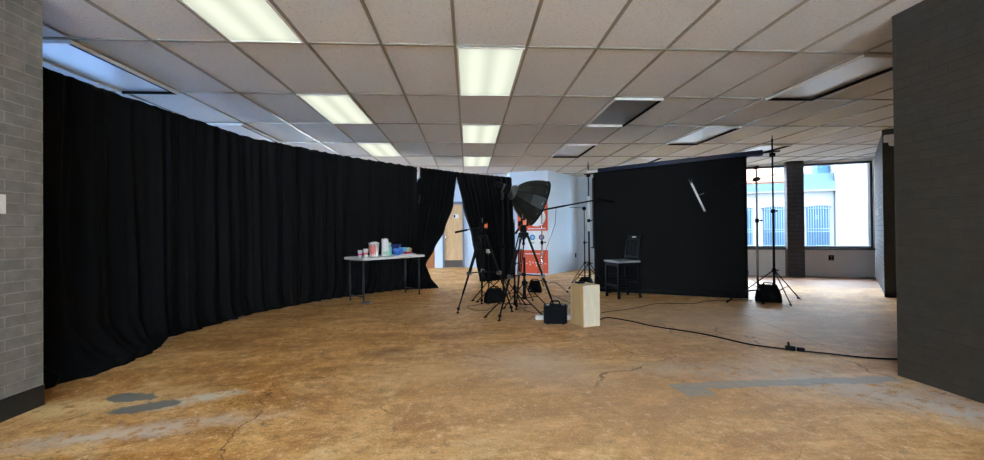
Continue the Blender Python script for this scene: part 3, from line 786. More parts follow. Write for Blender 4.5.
# ------------------------------------------------------------------ poster
t_dir = (Vector(A_)-Vector(P_WL)).normalized(); t_n = Vector((t_dir.y, -t_dir.x))    # towards the room
PWid = .79
pc_ = Vector(A_)-t_dir*(PWid/2+.012)+t_n*.006
ang = math.atan2(t_dir.y, t_dir.x)
t = thing('poster', 'orange and white poster on the white wall behind the softbox', 'poster', (pc_.x, pc_.y, .03), ang)
ORG = mat('poster_orange', (.74, .095, .03), .5, 0, .03); WHT = mat('poster_white', (.82, .84, .86), .5, 0, .02)
CB = [mat('poster_navy_disc', (.04, .08, .22), .5, 0, .02), mat('poster_blue_disc', (.04, .28, .62), .5, 0, .02), mat('poster_indigo_disc', (.05, .06, .30), .5, 0, .02)]
PH = 2.05
with local():
    b = B(); b.box((0, .002, PH/2), (PWid, .004, PH)); obj('sheet', b, WHT, t)
    b = B(); b.box((0, -.0015, (1.10+PH)/2), (PWid, .002, PH-1.10)); obj('upper_field', b, ORG, t)
    b = B(); b.box((0, -.0015, .30), (PWid, .002, .60)); obj('lower_field', b, ORG, t)
    b = B(); b.lathe([(.24, 0), (.24, .002)], (.10, -.0026, 1.45), (0, -1, 0), seg=40); obj('white_circle', b, WHT, t)
    RM = Matrix.Rotation(PI/2, 4, 'X')
    for k in range(3):
        b = B(); b.lathe([(.072, 0), (.072, .002)], (-.24+.235*k, -.0015, .93), (0, -1, 0), seg=28); dd = obj('disc', b, CB[k], t)
        b = B(); b.lathe([(.030, 0), (.034, .001), (.026, .001), (.026, 0)], (-.24+.235*k, -.0040, .93), (0, -1, 0), seg=20, close=False)
        b.box((-.24+.235*k, -.0042, .93), (.012, .001, .05)); obj('symbol', b, WHT, dd)
        b = B(); b.box((-.24+.235*k, -.0010, .80), (.11, .001, .012)); b.box((-.24+.235*k, -.0010, .775), (.08, .001, .010)); obj('caption', b, M['grey_metal'], t)
    def row(z, x0, x1, h, m, seed, gap=.35):
        b = B(); r = random.Random(seed); x = x0
        while x < x1:
            w = r.uniform(.012, .035); b.box((x+w/2, -.0030, z+r.uniform(-.002, .002)), (w, .001, h)); x += w+w*gap
        return b
    obj('headline', row(1.155, -.12, .33, .026, WHT, 2), WHT, t)
    obj('subtitle', row(.505, -.20, .16, .024, WHT, 3), WHT, t)
    b = B(); r = random.Random(8)
    for k in range(9):
        x = -.32+k*.08; z = .27+r.uniform(-.02, .03)
        b.box((x, -.003, z), (.028, .001, .028), R=Matrix.Rotation(r.uniform(0, 1), 4, 'Y'))
        if k % 2: b.box((x+.01, -.003, z-.07), (.02, .001, .045))
    obj('printed_text', b, WHT, t)

# ------------------------------------------------------------------ stands and tripods
def light_stand(name, label, x, y, h, hub, feet, r=.011, cat='light stand', group='light stands', m=None, low=.12, cap=True):
    m = m or M['black_metal']
    t = thing(name, label, cat, (x, y, 0), 0, group)
    b = B(); b.tube([(x, y, low), (x, y, h*.55)], r*1.25); obj('pole', b, m, t)
    b = B(); b.tube([(x, y, h*.5), (x, y, h)], r*.85); up = obj('upper_pole', b, m, t)
    for z in ([hub, h*.55] if h > .9 else [hub]):
        b = B(); b.lathe([(r*1.9, -.03), (r*2.1, -.02), (r*2.1, .02), (r*1.7, .03)], (x, y, z), seg=12)
        b.tube([(x, y, z), (x+.045, y-.01, z)], .006); b.sphere((x+.05, y-.01, z), .014, seg=8); obj('collar', b, M['black_plastic'], t)
    b = B(); b.lathe([(r*1.8, -.02), (r*1.8, .02)], (x, y, low), seg=12); obj('lower_hub', b, M['black_plastic'], t)
    for fx, fy in feet:
        b = B(); d = Vector((fx-x, fy-y, 0)); l = d.length; d.normalize()
        b.tube([Vector((x, y, hub-.01))+d*.02, (fx, fy, .014)], .0085)
        lg = obj('leg', b, m, t)
        q = Vector((x, y, hub)).lerp(Vector((fx, fy, 0)), .55)
        b = B(); b.tube([Vector((x, y, low))+d*.01, q], .006); obj('strut', b, m, lg) if False else obj('strut', b, m, t)
        b = B(); b.tube([(fx-d.x*.03, fy-d.y*.03, .016), (fx+d.x*.015, fy+d.y*.015, .010)], .0105); f = obj('rubber_foot', b, M['black_plastic'], t)
        f.parent = lg
    if cap:
        b = B(); b.tube([(x, y, h-.01), (x, y, h+.05)], .008); obj('spigot', b, M['grey_metal'], t)
    return t
def video_tripod(label, x, y, h, rad, ang0, handle, mid=.53, head_rot=0):
    t = thing('video_tripod', label, 'tripod', (x, y, 0), 0, 'video tripods')
    top = Vector((x, y, h))
    for k in range(3):
        a = ang0+k*2*PI/3; d = Vector((math.cos(a), math.sin(a), 0)); s = Vector((-d.y, d.x, 0))
        foot = Vector((x, y, 0))+d*rad; sh = top+d*.055-Vector((0, 0, .03))
        P = lambda f: sh.lerp(foot+Vector((0, 0, .03)), f)
        fm = (h-.03-mid)/(h-.06)
        b = B()
        for e in (-1, 1): b.tube([sh+s*.032*e, P(fm)+s*.02*e], .0085)
        lg = obj('leg', b, M['black_metal'], t)
        b = B(); b.tube([P(fm*.35), P(.95)], .0095 if False else .010); b.tube([P(fm-.02), P(fm+.28)], .0145); obj('inner_tube', b, M['black_metal'], lg)
        b = B(); b.box(P(fm), (.06, .045, .05), a, bev=.006); obj('leg_clamp', b, M['grey_metal'], lg)
        b = B(); b.sphere(P(.97), .022); b.tube([P(.96), foot+Vector((0, 0, .006))], .009); b.lathe([(.02, 0), (.022, .008), (.01, .016)], foot, seg=12); obj('foot', b, M['black_plastic'], lg)
        b = B(); b.tube([(x, y, mid+.01), P(fm)-Vector((0, 0, .0))], .008); obj('spreader_arm', b, M['black_metal'], t)
    b = B(); b.lathe([(.025, -.02), (.03, .0), (.025, .025)], (x, y, mid+.01), seg=14); obj('spreader_hub', b, M['black_plastic'], t)
    b = B(); b.lathe([(.05, -.06), (.068, -.04), (.068, .0), (.045, .015)], (x, y, h), seg=20); obj('bowl', b, M['black_metal'], t)
    R = Matrix.Rotation(head_rot, 4, 'Z')
    b = B(); b.lathe([(.04, .01), (.045, .03), (.045, .075), (.035, .085)], (x, y, h), seg=18)
    b.box((x, y, h+.12), (.075, .10, .09), R=R, bev=.012)
    b.lathe([(.036, -.065), (.036, .065)], (x, y, h+.125), R @ Vector((1, 0, 0)), seg=16)
    b.box((x, y, h+.175), (.06, .14, .022), R=R, bev=.004); hd = obj('fluid_head', b, M['black_plastic'], t)
    b = B(); q = Vector((x, y, h+.145))+R @ Vector((0.02, -.055, 0)); b.box(q, (.045, .012, .075), R=R, bev=.003); obj('orange_badge', b, M['orange_mark'], hd)
    b = B(); b.tube([(x-.01, y, h+.185), (x-.01, y, h+.25)], .006); obj('accessory_pin', b, M['grey_metal'], hd)
    hx, hy, hz = handle; b = B()
    s_ = Vector((x, y, h+.12))+(Vector((hx-x, hy-y, 0)).normalized()*.04)
    e_ = Vector((hx, hy, hz)); b.tube([s_, e_], .007); obj('pan_handle', b, M['black_metal'], t)
    b = B(); b.tube([s_.lerp(e_, .55), e_], .014); obj('handle_grip', b, M['black_plastic'], t)
    b = B(); b.lathe([(.03, 0), (.03, .012)], (x+.05, y-.02, h-.02), (1, -.3, 0), seg=12); b.tube([(x, y, h-.06), (x, y, h-.13)], .014); b.sphere((x, y, h-.14), .02, seg=10); obj('tie_down_knob', b, M['black_plastic'], t)
    return t
video_tripod('black video tripod nearest the doorway gap, pan handle pointing left', .215, 5.70, 1.05, .43, math.radians(212), (-.17, 5.45, 1.10), head_rot=.4)
video_tripod('black video tripod standing in front of the softbox', .723, 5.20, 1.08, .437, math.radians(216.9), (.60, 5.02, 1.08), head_rot=-.2)

# softbox on its stand
SX, SY = .545, 6.25
st = light_stand('softbox_stand', 'black light stand holding up the softbox', SX, SY, 1.60, .40, [(.13, 6.27), (.85, 5.95), (.70, 6.68)], r=.013)
ax = Vector((1, .14, -.42)).normalized()
hp = Vector((SX+.05, SY, 1.775))
t = thing('softbox', 'large black softbox with its lamp head tilted down to the right', 'softbox', (SX, SY, 1.62))
b = B(); b.box((SX, SY, 1.655), (.05, .05, .09), bev=.006)
b.tube([(SX, SY, 1.68), hp+Vector((0, 0, -.03))], .014); b.lathe([(.03, -.045), (.03, .045)], (SX, SY, 1.70), (0, 1, 0), seg=14); obj('tilt_bracket', b, M['black_metal'], t)
b = B(); b.lathe([(.045, -.17), (.062, -.155), (.065, 0), (.065, .06), (.05, .08)], hp, ax, seg=24)
lh = obj('lamp_head', b, M['black_plastic'], t)
b = B(); b.lathe([(.067, -.06), (.067, -.035)], hp, ax, seg=24); obj('trim_ring', b, M['grey_metal'], lh)
b = B(); b.lathe([(.07, .07), (.105, .10), (.125, .14), (.11, .17), (.075, .175)], hp, ax, seg=28); obj('speed_ring', b, mat('speed_ring_grey', (.07, .07, .065), .4), t)
q = Vector((0, 0, 1)).rotation_difference(ax)
ribs = 12; prof = [(.08, .15), (.17, .20), (.25, .28), (.315, .38), (.355, .48), (.375, .585)]
b = B(); rings = []
for (r, z) in prof:
    rings.append([b.bm.verts.new(hp + q @ Vector((r*(1-(.035 if k % 2 else 0))*math.cos(2*PI*k/(2*ribs)), r*(1-(.035 if k % 2 else 0))*math.sin(2*PI*k/(2*ribs)), z))) for k in range(2*ribs)])
for i in range(len(rings)-1):
    for k in range(2*ribs):
        f = b.bm.faces.new((rings[i][k], rings[i][(k+1) % (2*ribs)], rings[i+1][(k+1) % (2*ribs)], rings[i+1][k]))
shell = obj('shell', b, M['softbox_shell'], t)
b = B()
for k in range(ribs): b.tube([rp for rp in [hp + q @ Vector((r*1.004*math.cos(2*PI*k/ribs), r*1.004*math.sin(2*PI*k/ribs), z)) for (r, z) in prof]], .004, 5)
obj('rib_seams', b, M['black_fabric'], shell)
b = B(); b.tube([hp + q @ Vector((.376*math.cos(2*PI*k/48), .376*math.sin(2*PI*k/48), .585)) for k in range(49)], .009, 6); obj('rim', b, M['black_fabric'], t)
b = B(); b.lathe([(.05, .53), (.36, .545)], hp, ax, seg=24, close=True); obj('front_diffuser', b, M['white_diff'], t)

# further small stands in the cluster
light_stand('light_stand', 'black light stand with crossed legs between the two tripods', .63, 5.45, 1.22, .34, [(.207, 5.129), (.957, 4.932), (.78, 6.0)], group='small light stands')
light_stand('light_stand', 'short thick black stand behind the right video tripod legs', .83, 5.92, .72, .34, [(.50, 5.70), (1.14, 5.72), (1.02, 6.316)], r=.02, group='small light stands')
t3 = light_stand('light_stand', 'short stand with a pale top behind the left video tripod', .33, 6.55, .73, .30, [(.06, 6.40), (.30, 6.1), (.62, 6.75)], group='small light stands')
b = B(); b.lathe([(.035, 0), (.04, .03), (.03, .06)], (.33, 6.55, .76), seg=16); obj('pale_cap', b, M['white_plastic'], t3)

def cstand(name, label, x, y, h, legs, m, pole_m):
    t = thing(name, label, 'stand', (x, y, 0), 0, 'boom stands')
    b = B(); b.tube([(x, y, .10), (x, y, h*.6)], .0165); obj('pole', b, pole_m, t)
    b = B(); b.tube([(x, y, h*.58), (x, y, h)], .012); obj('upper_pole', b, pole_m, t)
    b = B(); b.lathe([(.026, -.03), (.026, .03)], (x, y, h*.6), seg=12); b.tube([(x, y, h*.6), (x+.05, y-.02, h*.6)], .006); b.sphere((x+.055, y-.022, h*.6), .015, seg=8); obj('collar', b, M['black_plastic'], t)
    z = .17
    for fx, fy in legs:
        d = Vector((fx-x, fy-y, 0)); l = d.length; d.normalize(); c = Vector((x, y, 0))
        b = B(); b.tube([c+Vector((0, 0, z)), c+d*l*.50+Vector((0, 0, z)), c+d*l*.60+Vector((0, 0, z-.015)), c+d*l*.97+Vector((0, 0, .022)), c+d*l+Vector((0, 0, .014))], .0125)
        lg = obj('leg', b, m, t)
        b = B(); b.tube([c+d*l*.96+Vector((0, 0, .028)), c+d*l*1.01+Vector((0, 0, .016))], .0155); obj('rubber_foot', b, M['black_plastic'], lg)
        z += .022
    return t
# chrome stand with the boom pole
t = cstand('boom_stand', 'chrome stand beside the orange poster carrying a black boom pole', 1.385, 7.45, 1.50, [(1.773, 7.069), (1.085, 7.156), (1.50, 7.95)], M['chrome'], M['chrome'])
b = B(); b.lathe([(.03, -.035), (.03, .035)], (1.385, 7.45, 1.49), (0, 1, 0), seg=14); b.sphere((1.385, 7.39, 1.49), .02, seg=8); obj('grip_head', b, M['black_metal'], t)
BOOM0 = Vector((1.10, 7.52, 1.455)); BOOM1 = Vector((2.36, 7.02, 1.67))
t = thing('boom_pole', 'long black boom pole reaching from the softbox to the backdrop', 'boom pole', (1.385, 7.41, 1.49))
b = B(); b.tube([BOOM0, BOOM0.lerp(BOOM1, .55)], .017); obj('pole', b, M['black_metal'], t)
b = B(); b.tube([BOOM0.lerp(BOOM1, .55), BOOM1], .013); obj('extension', b, M['black_metal'], t)
b = B(); dr_ = Vector((.93, -.33, -.22)).normalized(); b.tube([BOOM1, BOOM1+dr_*.03], .008); b.tube([BOOM1+dr_*.03, BOOM1+dr_*.24], .016); obj('microphone', b, M['black_plastic'], t)
b = B(); b.tube([BOOM0.lerp(BOOM1, .42), BOOM0.lerp(BOOM1, .42)+Vector((-.02, 0, -.3)), BOOM0.lerp(BOOM1, .3)+Vector((-.03, 0, -.75)), BOOM0.lerp(BOOM1, .22)+Vector((-.1, 0, -1.2))], .004, 5); obj('hanging_cable', b, M['cable'], t)

# thin stand next to the backdrop with a head and a short arm
t = light_stand('light_stand', 'thin black stand with a short side arm against the bright white wall', 2.535, 8.60, 1.56, .42, [(2.2, 8.42), (2.82, 8.35), (2.65, 9.0)], group='tall stands by the backdrop', cap=False)
b = B(); b.sphere((2.535, 8.60, 1.60), .045, seg=14); b.tube([(2.535, 8.60, 1.61), (2.22, 8.62, 1.625)], .006); obj('arm_head', b, M['black_plastic'], t)
# backdrop and its two stands
BL = Vector((2.321, 7.246)); BR = Vector((4.451, 6.144)); bd = (BR-BL).normalized(); bn = Vector((bd.y, -bd.x))
ZL, ZR = 2.20, 2.30
SL = BL-bd*.10+Vector((.02, .06)); SR = Vector((4.765, 5.985))
def zbar(p): return ZL+(ZR-ZL)*((p-BL).length/(BR-BL).length if (p-BL).dot(bd) > 0 else -(p-BL).length/(BR-BL).length)
light_stand('backdrop_stand', 'silver-topped stand holding the end of the backdrop roll farthest from the windows', SL.x, SL.y, 2.36, .50, [(1.93, 7.60), (2.50, 6.95), (2.45, 7.85)], r=.014, group='backdrop stands', cap=True)
light_stand('backdrop_stand', 'tall black stand holding the backdrop roll near the windows', SR.x, SR.y, 2.52, .46, [(5.187, 6.007), (4.601, 5.47), (4.36, 6.28)], r=.014, group='backdrop stands', cap=True)
b = B(); b.tube([(SL.x, SL.y, 1.10), (SL.x, SL.y, 1.75)], .024); o = obj('silver_sleeve', b, M['white_plastic'], [c for c in COL.objects if c.name == 'backdrop_stand'][0])
t = thing('backdrop', 'wide black paper backdrop hanging behind the chair', 'backdrop', ((BL.x+BR.x)/2, (BL.y+BR.y)/2, 0), 0)
b = B(); nu, nv = 40, 60; g = []
for i in range(nu+1):
    p = BL.lerp(BR, i/nu); zt = zbar(p)-.03; row_ = []
    for j in range(nv+1):
        f = j/nv; z = zt*(1-f)+.001*f
        off = .045 - .02*math.sin(PI*f)+.004*noise.noise(Vector((i*.2, f*3, 0)))
        row_.append(b.bm.verts.new((p.x+bn.x*off, p.y+bn.y*off, z)))
    g.append(row_)
for i in range(nu):
    for j in range(nv): f = b.bm.faces.new((g[i][j], g[i+1][j], g[i+1][j+1], g[i][j+1])); f.smooth = True
pp = obj('paper', b, M['backdrop'], t); sd = pp.modifiers.new('thickness', 'SOLIDIFY'); sd.thickness = .003
r0 = BL+bd*.08; r1 = BR+bd*.22
b = B(); b.tube([(r0.x, r0.y, zbar(r0)), (r1.x, r1.y, zbar(r1))], .048, 20); obj('roll', b, M['roll_lit'], t)
q0 = BL-bd*.13; q1 = SR+bd*.10
b = B(); b.tube([(q0.x, q0.y, zbar(q0)), (r0.x, r0.y, zbar(r0))], .030, 14); obj('paper_core', b, M['white_plastic'], t)
b = B(); b.tube([(q0.x-.04*bd.x, q0.y-.04*bd.y, zbar(q0)-.04), (q1.x, q1.y, zbar(q1)-.0)], .013, 10); obj('crossbar', b, M['black_metal'], t)
for s_, z_ in ((SL, zbar(SL)), (SR, zbar(SR))):
    b = B(); b.box((s_.x, s_.y, z_-.05), (.07, .05, .06), bev=.006); b.tube([(s_.x, s_.y, z_-.05), (s_.x+bn.x*.08, s_.y+bn.y*.08, z_-.05)], .010); obj('bar_clamp', b, M['black_plastic'], t)
# bottom weight bar
wb0 = BL+bn*.062; wb1 = BR+bn*.062
b = B(); b.tube([(wb0.x, wb0.y, .075), (wb1.x, wb1.y, .075)], .012, 8); obj('weight_bar', b, M['black_metal'], t)

# boom stand by the windows with a tube light
CX, CY = 4.42, 5.88
t = cstand('boom_stand', 'black stand beside the right backdrop edge carrying a slim boom', CX, CY, 2.06, [(3.872, 5.801), (4.30, 5.62), (4.72, 6.12)], M['black_metal'], M['grey_metal'])
b = B(); b.lathe([(.032, -.04), (.032, .04)], (CX, CY, 1.87), (0, 1, 0), seg=14); b.sphere((CX-.04, CY-.05, 1.87), .022, seg=8)
b.lathe([(.026, -.03), (.026, .03)], (CX, CY, 2.05), (0, 1, 0), seg=12); obj('grip_head', b, M['black_metal'], t)
g0 = Vector((CX, CY-.055, 1.87)); g1 = Vector((3.42, 5.78, 1.625)); gd = (g0-g1).normalized()
b = B(); b.tube([g1, g0+gd*.34], .007); obj('boom_arm', b, M['black_metal'], t)
t = thing('tube_light', 'short white tube light tilted in front of the black backdrop', 'tube light', g1)
a_ = Vector((3.345, 5.80, 1.80)); c_ = Vector((3.505, 5.73, 1.375))
b = B(); b.tube([a_, c_], .015, 12); obj('tube', b, M['white_plastic'], t)
b = B(); b.tube([a_+(a_-c_).normalized()*.0, a_+(a_-c_).normalized()*.03], .017, 10); b.tube([a_, a_+Vector((-.05, 0, .06))], .003, 5); b.tube([a_, a_+Vector((.005, 0, .07))], .003, 5); obj('end_cap', b, M['grey_metal'], t)
b = B(); b.tube([g1+Vector((-.02, 0, -.015)), g1+Vector((.10, 0, .02))], .008); obj('mount_pin', b, M['grey_metal'], t)

# ------------------------------------------------------------------ sandbags
def sandbag(label, x, y, z, w, h, d, rz, seed, group='sandbags', strap=True):
    t = thing('sandbag', label, 'sandbag', (x, y, z), rz, group)
    with local():
        for s in (-1, 1):
            b = B(); nu, nv = 18, 14
            bmesh.ops.create_grid(b.bm, x_segments=1, y_segments=1, size=.001); b.bm.clear()
            for sd_ in (1, -1):
                g = []
                for i in range(nu+1):
                    rw = []
                    for j in range(nv+1):
                        a = i/nu*2-1; c = j/nv
                        wid = w*.5*(.72+.36*math.sin(PI*min(1, (1-c)*.62)))*(1+.05*noise.noise(Vector((c*4, seed, s))))
                        pf = (1-abs(a)**3)*(math.sin(PI*min(1, max(0, c)))**.5 if 0 < c < 1 else 0)*(.55+.45*(1-c))
                        yy = s*d*.26*(1-c*.9)+sd_*d*.25*pf+.02*noise.noise(Vector((a*2.5, c*3, seed+s*2+sd_)))*pf
                        rw.append(b.bm.verts.new((a*wid, yy, max(.003, h*c+.012*noise.noise(Vector((a*3, seed, c))))) if True else None))
                    g.append(rw)
                for i in range(nu):
                    for j in range(nv): f = b.bm.faces.new((g[i][j], g[i+1][j], g[i+1][j+1], g[i][j+1])); f.smooth = True
            bmesh.ops.remove_doubles(b.bm, verts=b.bm.verts[:], dist=.0005)
            obj('saddle_pouch', b, M['black_fabric'], t)
        if strap:
            b = B(); b.tube([(-.07, 0, h*.96), (-.05, 0, h+.022), (.05, 0, h+.022), (.07, 0, h*.96)], .010, 6); obj('carry_strap', b, M['black_fabric'], t)
    return t
sandbag('black sandbag at the feet of the left video tripod', .40, 6.22, 0.0, .30, .23, .17, .3, 1)
sandbag('black sandbag on the base of the chrome stand by the poster', 1.20, 7.20, 0.0, .23, .22, .14, -.5, 2)
sandbag('black sandbag hanging on the tall backdrop stand near the windows', 4.52, 5.80, 0.0, .31, .27, .15, -.50, 3)
sandbag('black sandbag behind the wooden box, by the far backdrop stand', 2.50, 8.42, 0.0, .26, .13, .2, 0, 4, strap=False)

# ------------------------------------------------------------------ case, wooden box, power strip
t = thing('hard_case', 'small black hard case with a top handle beside the wooden box', 'case', (1.03, 4.73, 0), -.18)
with local():
    b = B(); b.box((0, -.033, .118), (.275, .062, .225), bev=.022); obj('front_shell', b, M['black_plastic'], t)
    b = B(); b.box((0, .033, .118), (.275, .062, .225), bev=.022); obj('back_shell', b, M['black_plastic'], t)
    b = B(); b.box((0, 0, .118), (.268, .012, .218), bev=.003); obj('seal', b, M['cable'], t)
    b = B(); b.tube([(-.055, 0, .225), (-.05, 0, .255), (-.035, 0, .268), (.035, 0, .268), (.05, 0, .255), (.055, 0, .225)], .0095, 8); obj('handle', b, M['black_plastic'], t)
    for sx in (-1, 1):
        b = B(); b.box((sx*.09, -.035, .222), (.035, .035, .028), bev=.004); obj('latch', b, M['grey_metal'], t)
        b = B(); b.box((sx*.09, 0, .0035), (.03, .10, .007)); obj('foot', b, M['cable'], t)
    b = B(); b.box((0, -.066, .13), (.17, .006, .11), bev=.002); obj('raised_panel', b, M['black_plastic'], t)
f0 = Vector((1.312, 4.505)); rv = Vector((.207, .062)); lv = Vector((-.082, .272))
ctr = f0+rv/2+lv/2; ang = math.atan2(rv.y, rv.x); BW, BD_, BH = rv.length, lv.length, .475
t = thing('wooden_box', 'upright pale plywood box standing on the floor beside the case', 'box', (ctr.x, ctr.y, 0), ang)
with local():
    th = .016
    b = B(); b.box((0, -BD_/2+th/2, BH/2), (BW, th, BH), bev=.0015); obj('front_panel', b, M['wood_pale'], t)
    b = B(); b.box((0, BD_/2-th/2, BH/2), (BW, th, BH), bev=.0015); obj('back_panel', b, M['wood_pale'], t)
    for s in (-1, 1):
        b = B(); b.box((s*(BW/2-th/2), 0, BH/2), (th, BD_-2*th, BH), bev=.001); obj('side_panel', b, M['wood_ply'], t)
    b = B(); b.box((0, 0, BH-th/2), (BW-2*th, BD_-2*th, th)); obj('top_panel', b, M['wood_pale'], t)
    b = B(); b.box((0, 0, th/2), (BW-2*th, BD_-2*th, th)); obj('bottom_panel', b, M['wood_pale'], t)
o_ = ctr-rv*.12+lv*.22
b = B(); b.box((0, 0, .010), (.10, .075, .020), bev=.005); o = obj('battery_pack', b, M['black_plastic'], at=(0, 0, 0)); o.location = (o_.x, o_.y, BH); o.rotation_euler.z = ang+.3
tag(o, 'small flat black pack lying on top of the wooden box', 'battery pack')
t = thing('power_strip', 'white power strip on the floor behind the black case', 'power strip', (1.06, 4.95, 0), -.10)
with local():
    b = B(); b.box((0, 0, .028), (.46, .06, .056), bev=.008); obj('body', b, M['white_plastic'], t)
    for k in range(5):
        b = B(); b.box((-.16+k*.08, 0, .057), (.035, .032, .004)); obj('socket', b, M['grey_metal'], t)

# ------------------------------------------------------------------ bar chair
cdir = Vector((-.968, -.252)); ca_ = math.atan2(cdir.y, cdir.x)
t = thing('bar_chair', 'black wooden bar chair with slatted back in front of the backdrop', 'chair', (2.555, 6.52, 0), ca_)
with local():   # +x is forward, y sideways
    fx, rx, wy = .19, -.19, .165
    b = B(); b.box((.01, 0, .60), (.43, .41, .035), bev=.012); obj('seat', b, M['chair_seat'], t)
    for s in (-1, 1):
        b = B(); b.box((fx, s*wy, .29), (.038, .038, .58), bev=.004); obj('leg', b, M['chair_paint'], t)
        b = B()
        pts = [(rx-.035, 0), (rx, .45), (rx, .60), (rx-.02, .80), (rx-.075, 1.03)]
        for (x0, z0), (x1, z1) in zip(pts[:-1], pts[1:]):
            a = math.atan2(x1-x0, z1-z0); l = math.hypot(x1-x0, z1-z0)
            b.box(((x0+x1)/2, s*wy, (z0+z1)/2), (.036, .032, l+.012), R=Matrix.Rotation(a, 4, 'Y'), bev=.003)
        obj('leg', b, M['chair_paint'], t)
        b = B(); b.box((0, s*wy, .17), (.36, .02, .03), bev=.003); obj('side_stretcher', b, M['chair_paint'], t)
        b = B(); b.box((0, s*wy, .30), (.36, .02, .026), bev=.003); obj('side_stretcher', b, M['chair_paint'], t)
        b = B(); b.box((0, s*wy, .555), (.36, .022, .06), bev=.003); obj('apron', b, M['chair_paint'], t)
    for xx in (fx, rx):
        b = B(); b.box((xx, 0, .555), (.022, .31, .06), bev=.003); obj('apron', b, M['chair_paint'], t)
    b = B(); b.box((fx, 0, .20), (.024, .31, .035), bev=.003); obj('foot_rail', b, M['chair_paint'], t)
    b = B(); b.box((rx-.012, 0, .25), (.022, .31, .03), bev=.003); obj('rear_stretcher', b, M['chair_paint'], t)
    b = B(); b.box((rx-.064, 0, .985), (.024, .33, .075), R=Matrix.Rotation(-.23, 4, 'Y'), bev=.008); tr = obj('top_rail', b, M['chair_paint'], t)
    b = B(); b.box((rx-.0495, .0, .995), (.006, .10, .022), R=Matrix.Rotation(-.23, 4, 'Y'), bev=.002); obj('highlight_plate', b, M['white_plastic'], tr)  # pale plate added as the highlight on the top rail
    b = B(); b.box((rx+.0, 0, .665), (.022, .30, .035), bev=.004); obj('lower_rail', b, M['chair_paint'], t)
    for k in range(5):
        y = -.112+k*.056; b = B()
        z0, z1 = .67, .96; x0, x1 = rx-.003, rx-.056
        b.box(((x0+x1)/2, y, (z0+z1)/2), (.012, .022, math.hypot(x1-x0, z1-z0)+.02), R=Matrix.Rotation(math.atan2(x1-x0, z1-z0), 4, 'Y'), bev=.002)
        obj('back_slat', b, M['chair_paint'], t)

# ------------------------------------------------------------------ cables
def cable(label, pts, r=.006, n=120, name='power_cable', group='cables on the floor', wob=.02, seed=0):
    P = [Vector((p[0], p[1], p[2] if len(p) > 2 else r+.001)) for p in pts]
    out = []
    for k in range(n+1):
        p = catmull(P, k/n); 
        p = p+Vector((noise.noise(Vector((k*.07, seed, 0))), noise.noise(Vector((k*.07, seed, 5))), 0))*wob
        p.z = max(r+.0005, p.z); out.append(p)
    b = B(); b.tube(out, r, 6); o = obj(name, b, M['cable'], at=tuple(out[0])); return tag(o, label, 'cable', group)
cable('thick black extension cable snaking from the wooden box to the dark wall', [(1.58, 4.82), (1.75, 4.95), (1.95, 4.72), (2.10, 4.45), (2.38, 4.15), (2.52, 3.93), (2.66, 3.65), (2.88, 3.46)], .0075, wob=.01, seed=1)
cable('thin black cable running towards the boom stand by the windows', [(1.55, 5.05), (1.9, 5.35), (2.4, 5.55), (2.8, 5.85), (3.3, 5.78), (3.7, 5.98), (4.2, 6.02), (4.38, 5.95)], .004, wob=.03, seed=2)
cable('black cable continuing from the plug connection to the dark wall', [(2.97, 3.40), (3.1, 3.33), (3.3, 3.20), (3.47, 3.14), (3.8, 3.1)], .0075, wob=.004, seed=3)
t = thing('cable_plug', 'black plug connection in the extension cable near the dark wall', 'plug', (2.925, 3.43, 0), -.6)
with local():
    b = B(); b.box((-.04, 0, .022), (.075, .04, .038), bev=.008); obj('socket_end', b, M['black_plastic'], t)
    b = B(); b.box((.035, 0, .020), (.06, .034, .034), bev=.008); obj('plug_end', b, M['black_plastic'], t)
    b = B(); b.tube([(-.05, 0, .04), (-.055, .01, .075)], .009, 8); obj('loop', b, M['black_plastic'], t)
cable('thin black cable looped at the feet of the left video tripod', [(.33, 6.3), (.12, 6.05), (-.02, 5.95), (.05, 5.72), (.22, 5.62), (.36, 5.85), (.40, 6.1)], .0035, wob=.03, seed=4)
cable('black cable curled between the crossed stand legs and the case', [(.85, 5.85), (.78, 5.6), (.90, 5.35), (1.02, 5.45), (.92, 5.15), (.86, 4.97)], .004, wob=.03, seed=5)
cable('black cable rising in a loop from the power strip beside the wooden box', [(1.20, 4.93, .06), (1.24, 4.98, .17), (1.20, 5.02, .10), (1.30, 5.1, .01), (1.6, 5.5), (1.5, 6.4), (1.38, 7.2)], .004, wob=.0, seed=6)
cable('thin black cable coiled down the side of the left video tripod head', [(.17, 5.66, 1.12), (.10, 5.62, .98), (.13, 5.60, .86), (.20, 5.62, .92), (.16, 5.64, 1.03), (.10, 5.60, .90), (.06, 5.62, .70), (.05, 5.60, .55)], .0035, wob=0, seed=7, group='cables on the tripods', name='tripod_cable')
cable('black cord hanging from the wall outlet behind the boom stand', [(6.62, 9.20, .45), (6.60, 9.16, .30), (6.62, 9.12, .12), (6.5, 8.9, .01), (5.6, 7.4, .005), (4.9, 6.4, .005)], .005, wob=0, seed=8, group='wall cords', name='outlet_cord')

